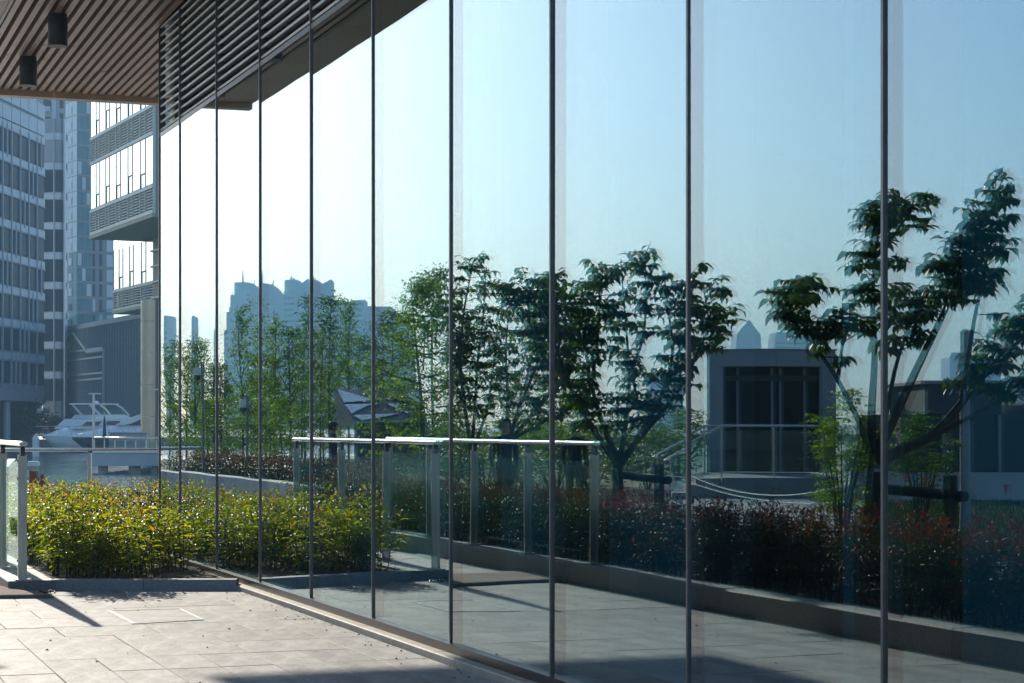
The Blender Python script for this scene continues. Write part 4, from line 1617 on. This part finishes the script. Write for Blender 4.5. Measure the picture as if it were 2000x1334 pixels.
# B2: bow fronted block
r, L = facade('office_block', 'slim bow fronted office block between the gridded block and the glass tower', seen(84, 262), seen(128, 262), 0, 0, None)
Hb = hgt(232, 262)
prof = [(0, .0), (L * .5, -.5), (L * .8, -.25), (L, .6), (L - 3.6, 15), (-3.6, 15)]
MB().prism(prof, GZ, Hb).build('wall', mat('bow concrete', (.25, .28, .33), (.21, .24, .29), rough=.55, scale=.3), r)
fl = 3.86
for f in range(11):
    zt = hgt(274, 262) - fl * (f + 0.0) - 0.1
    if zt < 4:
        break
    if f:
        MB().box(L * .06, L * .48, -.62, -.1, zt - 2.75, zt).build('window', WINB, r)
        MB().box(L * .60, L * .86, -.60, -.1, zt - 2.75, zt).build('window', WINB, r)
    MB().prism([(x, y - (.18 if y < 1 else 0)) for x, y in prof[:4]] + [(L, 2), (0, 2)], zt + .12, zt + 1.0).build('spandrel_band', PANEL, r)
MB().box(L * .51, L * .56, -.75, 0, GZ, Hb).build('pier', CONC, r)
MB().box(L * .93, L * 1.0, -.3, 1, GZ, Hb).build('pier', PANEL, r)
# pale residential tower behind
r, L = facade('residential_tower', 'grey residential tower with balconies peeping over the bow fronted block', seen(70, 330), seen(128, 330), 0, 0, None)
Hb = 70
MB().prism([(0, 0), (L, 0), (L - 3.4, 14), (-3.4, 14)], GZ, Hb).build('wall', mat('resi wall', (.36, .38, .40), (.32, .34, .36), rough=.7, scale=.2), r)
for f in range(7):
    z = 68.2 - f * 3.1
    MB().box(L * .25, L * .52, -.06, .3, z - 2.2, z - .6).build('window', WINB, r)
    MB().box(L * .25, L * .52, -.9, .0, z - 2.9, z - 2.1).build('balcony', PANEL, r)
    MB().box(L * .80, L * .93, -.06, .3, z - 2.3, z).build('window', WINB, r)
MB().box(L * .56, L * .70, -.5, .0, GZ, Hb).build('rib', PANEL, r)
# B3: glass tower with two faces
P0, P1, P2 = seen(126, 404), seen(151, 398), seen(222, 403)
r = thing('glass_tower', 'tall pale glass tower with panelled left face and darker right face', 'building', (*P1, 0))
Hb = 72
PALE = mat('pale glazing', (.45, .56, .62), (.38, .50, .57), rough=.3, scale=.2, spec=.2)
TEAL = mat('teal glazing', (.07, .20, .26), (.05, .14, .19), rough=.3, scale=.4, spec=.1)
foot = [(p[0] - P1[0], p[1] - P1[1]) for p in (P0, P1, P2, (P2[0] - 4, P2[1] + 18), (P0[0] - 5, P0[1] + 18))]
MB().prism(foot, GZ, Hb).build('wall', mat('tower core', (.15, .19, .22), (.12, .15, .18), rough=.4, scale=.1), r)
nf = 22
A, rz, L = frame2(P0, P1)
w1 = link('panelled_face', None, r, (P0[0] - P1[0], P0[1] - P1[1], 0), rz)
for f in range(nf):
    z = Hb - 3.0 * (f + 1)
    if z < 15:
        break
    for b in range(3):
        MB().box(L * b / 3 + .07, L * (b + 1) / 3 - .07, -.1, .02, z + .1, z + 2.9).build('glazing_panel', PALE if f < 12 else TEAL, w1)
    MB().box(L * .38, L * .62, -.22, -.103, z + .5, z + 1.9).build('vent_window', PALE if f < 15 else WINB, w1)
A, rz, L2 = frame2(P1, P2)
w2 = link('side_wing', None, r, (0, 0, 0), rz)
for f in range(nf):
    z = Hb - 3.0 * (f + 1)
    if z < 13:
        break
    for b, (u0, u1) in enumerate([(.01, .11), (.13, .22), (.25, .38), (.42, .48), (.60, .68), (.80, .97)]):
        bright = (f * 7 + b * 5) % 6 == 0
        MB().box(L2 * u0, L2 * u1, -.1, .02, z + .35, z + 2.75).build('window', PALE if (bright or (b == 5 and f > 8)) else (TEAL if b < 3 else WINB), w2)
    MB().box(0, L2, -.16, .02, z - .12, z + .2).build('floor_band', mat('floor band', (.20, .22, .23), rough=.5), w2)

# B4: low blue glass building with fins
P0, P1 = seen(122, 272), seen(282, 236)
r, L = facade('glass_pavilion', 'low dark blue glass building with vertical fins and a zigzag white frame', P0, P1, 0, 0, None)
Hb = hgt(639, 270)
BLUEG = mat('blue curtain glass', (.05, .14, .20), (.025, .085, .13), rough=.12, scale=.15, spec=.3, stretch=(2, 2, .5))
MB().box(0, L, .1, 20, GZ, Hb - .6).build('wall', BLUEG, r)
MB().box(-.2, L + .2, -.35, 20, Hb - .6, Hb).build('roof_edge', mat('roof grey', (.38, .42, .45), rough=.5), r)
MB().box(2.5, L - .4, -.1, -.05, Hb + .003, Hb + 1.3).build('glass_parapet', RAILGLASS, r)
FIN = mat('blue fin', (.24, .32, .37), (.20, .28, .33), rough=.4)
fin = MB().box(-.05, .05, -.35, .095, GZ, Hb - .603).mesh('fin', FIN)
nfin = 32
for i in range(nfin + 1):
    link('fin', fin, r, (L * i / nfin, 0, 0))
for k in range(5):
    MB().box(0, L, -.05, .095, 2.2 + 2.6 * k, 2.32 + 2.6 * k).build('floor_line', FIN, r)
def lx(px):
    # column to place along this facade
    A = Vector(P0); B = Vector(P1); u = (px - CX) / 3950
    f = (u * A.y - A.x) / ((B.x - A.x) - u * (B.y - A.y))
    return f * L, A.y + f * (B.y - A.y)
fp = []
for px, y in [(128, 656), (150, 652), (177, 688), (210, 684), (210, 800)]:
    x, Yd = lx(px)
    fp.append((x, -.45, hgt(y, Yd)))
fr_ = MB()
for a, b in zip(fp[:-1], fp[1:]):
    fr_.tube([a, b], .22, 4)
fr_.build('zigzag_frame', mat('white frame', (.50, .55, .58), rough=.4), r)
for px0, px1, y0 in [(128, 205, 690), (128, 208, 706), (128, 208, 735), (145, 208, 744), (128, 146, 762)]:
    x0, Y0 = lx(px0); x1, Y1 = lx(px1)
    MB().box(x0, x1, -.42, -.36, hgt(y0, Y0) - .12, hgt(y0, Y0) + .12).build('ledge', MATS['white frame'], r)

# B5: white building with louvre bands on a steel column
def bays_facade(root_, L, z0, z1, rows_, lv_mat, gl_mat, fr_mat, pat):
    """glass bays of alternate width between z0 and z1 with louvre bands given in rows_"""
    tot = sum(pat)
    x = 0
    for i, w in enumerate(pat):
        w = w / tot * L
        for (a, b, kind) in rows_:
            if kind == 'g':
                if i % 2 == 0:
                    MB().box(x + .04, x + w - .04, 0, .09, a + .05, b - .05).build('glazing_panel', gl_mat, root_)
                else:
                    s = a + (b - a) * (.28 if i % 4 == 1 else .36)
                    MB().box(x + .05, x + w - .05, .03, .09, a + .05, s - .05).build('glazing_panel', gl_mat, root_)
                    MB().box(x + .05, x + w - .05, .0, .09, s + .05, b - .05).build('glazing_panel', gl_mat, root_)
            else:
                MB().box(x + .02, x + w - .02, .3, .34, a, b).build('louvre_backing', DARKMETAL, root_)
                nb = int((b - a) / .2)
                bl = MB()
                for k in range(nb):
                    bl.box(x + .06, x + w - .06, .02, .22, a + .08 + k * .2, a + .15 + k * .2)
                bl.build('louvre_bank', lv_mat, root_)
                MB().box(x - .05, x + .05, -.05, .28, a - .02, b + .02).build('louvre_post', fr_mat, root_)
        for (a, b, kind) in rows_:
            if kind == 'g':
                MB().box(x - .035, x + .035, -.03, .085, a + .02, b - .02).build('glazing_mullion', mat('bronze mullion', (.30, .25, .16), rough=.5), root_)
        x += w
    MB().box(L - .05, L + .05, -.05, .3, z0, z1).build('corner_post', fr_mat, root_)
    for (a, b, kind) in rows_:
        if kind == 'l':
            for z in (a, b):
                MB().box(0, L, -.08, .27, z - .12, z + .12).build('band_edge', fr_mat, root_)


WFR = mat('glow tinted aluminium', (.72, .66, .54), (.66, .60, .48), rough=.4, scale=.4)  # pale aluminium with a warm glow painted into its base colour
WGL = glassmat('sky mirror glazing', (.5, .55, .55), .55, (1, 1, 1))
WGL = mat('reflective cladding', (.80, .80, .79), (.72, .73, .73), rough=.08, metal=.85, scale=.3)
P0, P1 = seen(177, 157), seen(300, 140)
r, L = facade('louvred_office', 'white glazed office with louvre bands projecting over a round steel column', P0, P1, 0, 0, None)
zb = 16.3
MB().box(.02, L - .02, .345, 14, zb, 34).build('wall', mat('office backing wall', (.20, .20, .19), rough=.6), r)  # even dark grey body behind the glazing and louvres
pat = [7, 4, 8, 4.5, 8, 5, 8.5, 5, 8.5, 5.5, 8.5]
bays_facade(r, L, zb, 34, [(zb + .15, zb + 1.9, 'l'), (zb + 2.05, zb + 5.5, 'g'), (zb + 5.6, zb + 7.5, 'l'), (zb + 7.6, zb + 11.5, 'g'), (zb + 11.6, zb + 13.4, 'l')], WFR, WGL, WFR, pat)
MB().box(0, L, -.1, 14, zb - .25, zb - .003).build('underside', mat('glow tinted underside', (.58, .44, .24), rough=.6), r)  # yellow glow painted into the colour of the undersides
# return face towards the harbour basin
q = link('end_wall', None, r)
q.location = (L, 0, 0)
q.rotation_euler = (0, 0, R(62))
MB().box(0, 9, .02, .3, zb - .25, 34).build('wall', mat('end cladding', (.30, .29, .26), (.26, .25, .23), rough=.5, scale=.3), q)
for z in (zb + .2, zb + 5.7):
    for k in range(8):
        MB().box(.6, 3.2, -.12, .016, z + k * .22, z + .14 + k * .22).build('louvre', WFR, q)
# lower storey, set back
A2, rz2, L2 = frame2((-32.70, 166), (-27.5, 155.2))
lo = link('lower_storey', None, r)
Mr = Matrix.Translation((r.location.x, r.location.y, 0)) @ Matrix.Rotation(r.rotation_euler.z, 4, 'Z')
lo.matrix_local = Mr.inverted() @ (Matrix.Translation((A2.x, A2.y, 0)) @ Matrix.Rotation(rz2, 4, 'Z'))
MB().box(.02, L2 + 8, .345, 10, 11.0, zb - .26).build('wall', MATS['office backing wall'], lo)
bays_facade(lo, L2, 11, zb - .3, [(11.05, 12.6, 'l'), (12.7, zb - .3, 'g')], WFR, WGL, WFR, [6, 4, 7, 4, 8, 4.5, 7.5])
MB().box(0, L2 + 5, -.15, 10, 10.75, 10.99).build('underside', MATS['glow tinted underside'], lo)
MB().box(L2 + .1, L2 + 4, -.05, .3, 11, zb - .3).build('end_panel', mat('orange screen', (.50, .33, .22), rough=.6), lo)
for k in range(4):
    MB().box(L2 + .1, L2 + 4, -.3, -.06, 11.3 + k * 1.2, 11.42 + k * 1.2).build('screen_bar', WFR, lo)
x, y = seen(292, 147)
cl = link('steel_column', None, r)
cl.matrix_local = Mr.inverted() @ Matrix.Translation((x, y, 0))
CSTEEL = mat('column steel', (.42, .34, .26), (.36, .29, .22), rough=.24, metal=.95, scale=.6)
zz = GZ
for k in range(5):
    z1 = min(10.74, zz + 2.3)
    MB().lathe([(.64, zz + .02), (.64, z1 - .02)], 40).build('drum', CSTEEL, cl)
    zz = z1
    if zz > 10.7:
        break
MB().box(.50, 1.7, -.35, 1.2, GZ, 10.74).build('pier', mat('column pier', (.12, .10, .09), rough=.4, metal=.3), cl)

# ------------------------------------------------------------------ harbour
# dock platform on piles
DOCK = mat('dock concrete', (.48, .50, .50), (.38, .40, .40), rough=.75, scale=.4, stretch=(1, 1, .2))
dx0, dx1 = seen(172, 117)[0], seen(360, 117)[0]
dk = thing('dock', 'pale concrete dock on piles standing in the basin before the steel column', 'dock', (dx0, 117, 0))
MB().box(0, dx1 - dx0, 0, 40, -.75, 0).build('deck', DOCK, dk)
MB().box(-.05, dx1 - dx0, -.08, .4, .003, .12).build('deck_edge', WHITE, dk)
for px in (200, 260, 268, 300, 335):
    x = seen(px, 118)[0] - dx0
    MB().lathe([(.17 if px in (268, 300) else .30, -1.9), (.17 if px in (268, 300) else .30, -.753)], 10, c=(x, 1.2)).build('pile', DOCK, dk)
railing('glass_railing', 'far glass railing with pale top rail along the concrete dock', (dx0 + .1, 118.2), (dx1, 118.2), 9, .12, hgt(855, 118), rail_r=.05, flat=1, over=0)
# the basin bank behind
for px, Y, yt, arms, lab in [(183, 121, 768, (-.28, .42), 'steel lamp post with a flat bar head on the dock before the yachts'), (312, 121, 760, (-.35, .05), 'steel lamp post with a one sided arm on the dock before the steel column')]:
    x, y = seen(px, Y)
    h = hgt(yt, Y)
    r = thing('lamp_post', lab, 'lamp post', (x, y, 0), 0, 'dock lamp posts')
    MB().lathe([(.09, 0), (.07, h - .06)], 10).build('pole', STEEL, r)
    MB().bbox(arms[0], arms[1], -.1, .1, h - .06, h + .02, b=.02).build('lamp_head', STEEL, r)
    MB().lathe([(.14, 0), (.14, .05)], 10).build('base_plate', STEEL, r)
x, y = seen(204, 122)
r = thing('folded_parasol', 'dark blue folded parasol standing on the dock before the white yacht', 'parasol', (x, y, 0))
MB().lathe([(.02, 0), (.02, 2.4)], 8).build('pole', STEEL, r)
MB().lathe([(.10, .4), (.12, .9), (.07, 1.9), (.02, 2.2)], 10).build('cloth', mat('navy cloth', (.02, .04, .12), rough=.9), r)
x, y = seen(213, 124)
r = thing('low_counter', 'low grey counter with a round lamp along the dock edge', 'counter', (x, y, 0))
MB().bbox(0, 2.3, 0, .5, 0, 1.12, b=.03).build('body', mat('counter grey', (.30, .30, .29), rough=.5), r)
MB().bbox(-.06, 2.36, -.05, .55, 1.12, 1.18, b=.01).build('top', CLAD, r)
MB().lathe([(.07, 0), (.07, .03)], 12).build('lamp', WHITE, r, (.95, -.0, .9)).rotation_euler = (R(90), 0, 0)
# mooring pile with pointed white cap
x, y = seen(70, 185)
r = thing('mooring_pile', 'white mooring pile with pointed cap standing before the far quay', 'pile', (x, y, -1.2))
MB().lathe([(.30, -.6), (.30, 1.55)], 14).build('shaft', WHITE, r)
MB().lathe([(.33, 1.552), (.33, 1.65), (.02, 2.1)], 14).build('cap', WHITE, r)
# life-saving post on the quay edge
x, y = seen(62, 42.8)
r = thing('rescue_post', 'red and white rescue post with a pale cap at the quay edge', 'post', (x, y, GZ))
REDP = mat('red paint', (.42, .055, .04), (.36, .045, .035), rough=.5, scale=5)
MB().box(-.11, -.03, -.10, .10, 0, .62).build('side_board', WHITE, r)
MB().box(-.027, .12, -.09, .09, 0, .60).build('box', REDP, r)
MB().box(-.11, .12, -.105, .105, .622, .70).build('collar', mat('collar grey', (.42, .46, .48), rough=.5), r)
MB().bbox(-.14, .15, -.13, .13, .702, .80, b=.03).build('cap', WHITE, r)
x, y = seen(81, 42.6)
r = thing('rescue_bag', 'red rescue bag with white rope hanging beside the rescue post', 'bag', (x, y, GZ))
MB().lathe([(.02, .14), (.06, .18), (.075, .32), (.065, .46), (.035, .53), (.02, .55)], 14).build('bag', REDP, r)
MB().tube([(.02, -.06, .54), (-.02, -.08, .50), (-.01, -.085, .42), (-.045, -.075, .34), (-.055, -.06, .22)], .008, 6).build('rope', WHITE, r)

# yachts
def yacht(label, px_bow, Y, length, hullmat, fly, group, rot=4):
    x, y = seen(px_bow, Y)
    r = thing('yacht', label, 'boat', (x, y, -1.2), R(rot), group)
    # hull lofted: x from bow (0) to stern, half breadth and keel/sheer heights
    st = [(0, .02, 1.55, 1.75), (.05, .45, .95, 1.75), (.12, .9, .35, 1.74), (.25, 1.5, -.2, 1.72), (.45, 1.95, -.45, 1.66), (.75, 2.05, -.5, 1.6), (1.0, 1.95, -.45, 1.6)]
    ring = []
    for f, b, k, s in st:
        X = f * length
        ring.append([(X, -b, s), (X, -b * .97, (s * .6 + k * .4)), (X, -b * .75, (s * .25 + k * .75)), (X, 0, k), (X, b * .75, (s * .25 + k * .75)), (X, b * .97, (s * .6 + k * .4)), (X, b, s)])
    q = MB()
    vs = [p for rr in ring for p in rr]
    m = 7
    for i in range(len(ring) - 1):
        q.add([], [])
    fs = [(i * m + k, (i + 1) * m + k, (i + 1) * m + k + 1, i * m + k + 1) for i in range(len(ring) - 1) for k in range(m - 1)]
    fs.append(tuple((len(ring) - 1) * m + k for k in range(m)))
    q.add(vs, fs, 0, True)
    q.build('hull', hullmat, r)
    # white deck moulding rising from the sheer
    dk_ = MB()
    ds = [(-.02, .05, 1.72, 1.84), (.05, .5, 1.73, 2.02), (.15, 1.0, 1.72, 2.3), (.28, 1.5, 1.7, 2.75), (.42, 1.8, 1.66, 3.05), (.62, 1.85, 1.62, 3.1), (1.0, 1.8, 1.6, 2.9)]
    vs = []
    for f, b, z0, z1 in ds:
        X = f * length
        vs += [(X, -b - .06, z0), (X, -b - .03, z0 + .18), (X, -b * .62, z1 - .05), (X, 0, z1 + .05), (X, b * .62, z1 - .05), (X, b + .03, z0 + .18), (X, b + .06, z0)]
    fs = [(i * m + k, (i + 1) * m + k, (i + 1) * m + k + 1, i * m + k + 1) for i in range(len(ds) - 1) for k in range(m - 1)]
    fs += [tuple(reversed(range(m))), tuple((len(ds) - 1) * m + k for k in range(m))]
    dk_.add(vs, fs, 0, True)
    GEL = mat('white gelcoat', (.88, .88, .87), (.84, .84, .84), rough=.2, scale=.5, coat=.4)
    dk_.build('deck', GEL, r)
    TINT = mat('boat glass', (.015, .02, .028), rough=.06, spec=.8)
    rail = MB()
    for s in (-1, 1):
        pth = [(-.09 * length, s * .1, 2.75), (.0 * length, s * .35, 2.78), (.12 * length, s * 1.0, 2.75), (.3 * length, s * 1.65, 2.82), (.5 * length, s * 1.85, 2.85)]
        rail.tube(pth, .025, 5)
        for f, b, z in [(.0, .2, 1.9), (.1, .8, 1.95), (.2, 1.2, 2.0), (.3, 1.5, 2.0), (.4, 1.75, 1.95), (.5, 1.85, 1.9)]:
            rail.tube([(f * length, s * b, z), ((f - .03) * length, s * (b + .02), 2.77)], .018, 4)
    rail.build('bow_rail', RAILSTEEL, r)
    if not fly:
        prof = [(.33 * length, 2.9), (.42 * length, 3.5), (.52 * length, 3.98), (.62 * length, 4.2), (.78 * length, 4.25), (.9 * length, 4.0), (.95 * length, 3.7), (.9 * length, 3.75), (.78 * length, 3.95), (.64 * length, 3.9), (.54 * length, 3.55), (.44 * length, 3.0), (.40 * length, 2.9)]
        MB().xprism(prof, -1.45, 1.45).build('hardtop', GEL, r)
        MB().xprism([(.42 * length, 2.9), (.45 * length, 3.0), (.55 * length, 3.53), (.65 * length, 3.88), (.78 * length, 3.93), (.9 * length, 3.73), (.93 * length, 2.9)], -1.38, 1.38).build('side_window', TINT, r)
        MB().lathe([(.10, 0), (.14, .1), (.08, .24), (.02, .3)], 10).build('radar', GEL, r, (.66 * length, 0, 4.2))
    else:
        MB().xprism([(.22 * length, 2.5), (.34 * length, 3.55), (.7 * length, 3.7), (.95 * length, 3.5), (.98 * length, 2.6)], -1.6, 1.6).build('cabin', GEL, r)
        MB().xprism([(.27 * length, 2.75), (.34 * length, 3.25), (.52 * length, 3.3), (.46 * length, 2.75)], -1.63, 1.63).build('side_window', TINT, r)
        MB().xprism([(.56 * length, 2.9), (.58 * length, 3.35), (.72 * length, 3.35), (.78 * length, 2.9)], -1.63, 1.63).build('side_window', TINT, r)
        MB().xprism([(.40 * length, 3.6), (.45 * length, 4.0), (.80 * length, 4.05), (.90 * length, 3.65)], -1.4, 1.4).build('flybridge', GEL, r)
        arch = MB()
        for s in (-1, 1):
            arch.tube([(.52 * length, s * 1.3, 3.95), (.44 * length, s * 1.25, 4.75), (.40 * length, s * 1.2, 5.15)], [.16, .14, .12], 6)
            arch.tube([(.86 * length, s * 1.3, 3.95), (.78 * length, s * 1.25, 4.75), (.72 * length, s * 1.2, 5.1)], [.13, .12, .1], 6)
        arch.box(.37 * length, .74 * length, -1.3, 1.3, 5.08, 5.22)
        arch.build('radar_arch', GEL, r)
        MB().lathe([(.28, 0), (.30, .1), (.2, .24), (.04, .28)], 12).build('radar', GEL, r, (.58 * length, 0, 5.223))
        MB().box(.52 * length, .86 * length, -1.35, 1.35, 4.052, 4.5).build('windscreen', RAILGLASS, r)
    return r


NAVY = mat('navy hull', (.012, .02, .045), rough=.15, coat=.5)
yacht('white motor yacht with navy hull and swept hardtop, bow towards the mooring pile', 141, 196, 13, NAVY, False, 'moored yachts')
yacht('white flybridge yacht with radar arch moored behind the navy hulled one', 88, 210, 13, MATS['white paint'], True, 'moored yachts', 58)
# far quay parapet rail, trees and red shrubs before the office blocks
fq = thing('quay_rail', 'thin white rail along the far quay under the office blocks', 'railing', (seen(-40, 251)[0], 251, GZ))
q = MB()
Lq = seen(330, 251)[0] - seen(-40, 251)[0]
q.box(0, Lq, 0, .08, .55, .65)
q.build('rail', WHITE, fq)
for i in range(12):
    MB().box(Lq * i / 11 - .03, Lq * i / 11 + .03, .01, .07, 0, .547).build('post', WHITE, fq)
DKTREE = leafmat('dark tree leaf', [(0, (.010, .03, .016)), (1, (.02, .05, .02))], rough=.5, trans=.2)
REDBUSH = leafmat('red bush leaf', [(0, (.045, .012, .014)), (1, (.07, .022, .02))], rough=.7, spec=.1, trans=.15, tcol=(1.5, 1, 1))
tm, cm = crown_tree(None, 5.2, 2.3, 3000, .42, DKTREE, 90, False, .12, .12)
for px, Y, top, lab in [(57, 247.5, 779, 'round dark green tree before the gridded office block'), (20, 248, 800, 'lower dark green tree at the left edge by the office columns')]:
    x, y = seen(px, Y)
    r = thing('quay_tree', lab, 'tree', (x, y, GZ), px, 'trees on the far quay')
    link('trunk', tm, r)
    link('crown', cm, r)
    s = hgt(top, Y) / 5.2
    r.scale = (s, s, s)
for i, (px, Y, top, rad, lab) in enumerate([(93, 249, 805, 1.7, 'dark red shrub beside the round tree on the far quay'), (118, 250, 812, 1.7, 'dark red shrub behind the flybridge yacht'), (248, 232, 802, 1.5, 'dark red shrub behind the swept hardtop of the yacht')]):
    bush('shrub', lab, px, Y if Y > 250 else 251.5, hgt(top, Y), rad, REDBUSH, 1500, .3, 60 + i, mirrored=False)

# ------------------------------------------------------------------ haze
hz = MB().box(-2310, 910, -910, 2310, -3.2, 132).build('haze', None)
hz.data.materials.clear()
m = bpy.data.materials.new('haze')
m.use_nodes = True
nt = m.node_tree
nt.nodes.remove(nt.nodes['Principled BSDF'])
pvn = nt.nodes.new('ShaderNodeVolumePrincipled')
pvn.inputs['Color'].default_value = (.42, .74, 1.0, 1)
pvn.inputs['Density'].default_value = 0.00048
pvn.inputs['Anisotropy'].default_value = .2
nt.links.new(pvn.outputs[0], nt.nodes['Material Output'].inputs['Volume'])
hz.data.materials.append(m)
tag(hz, kind='stuff')
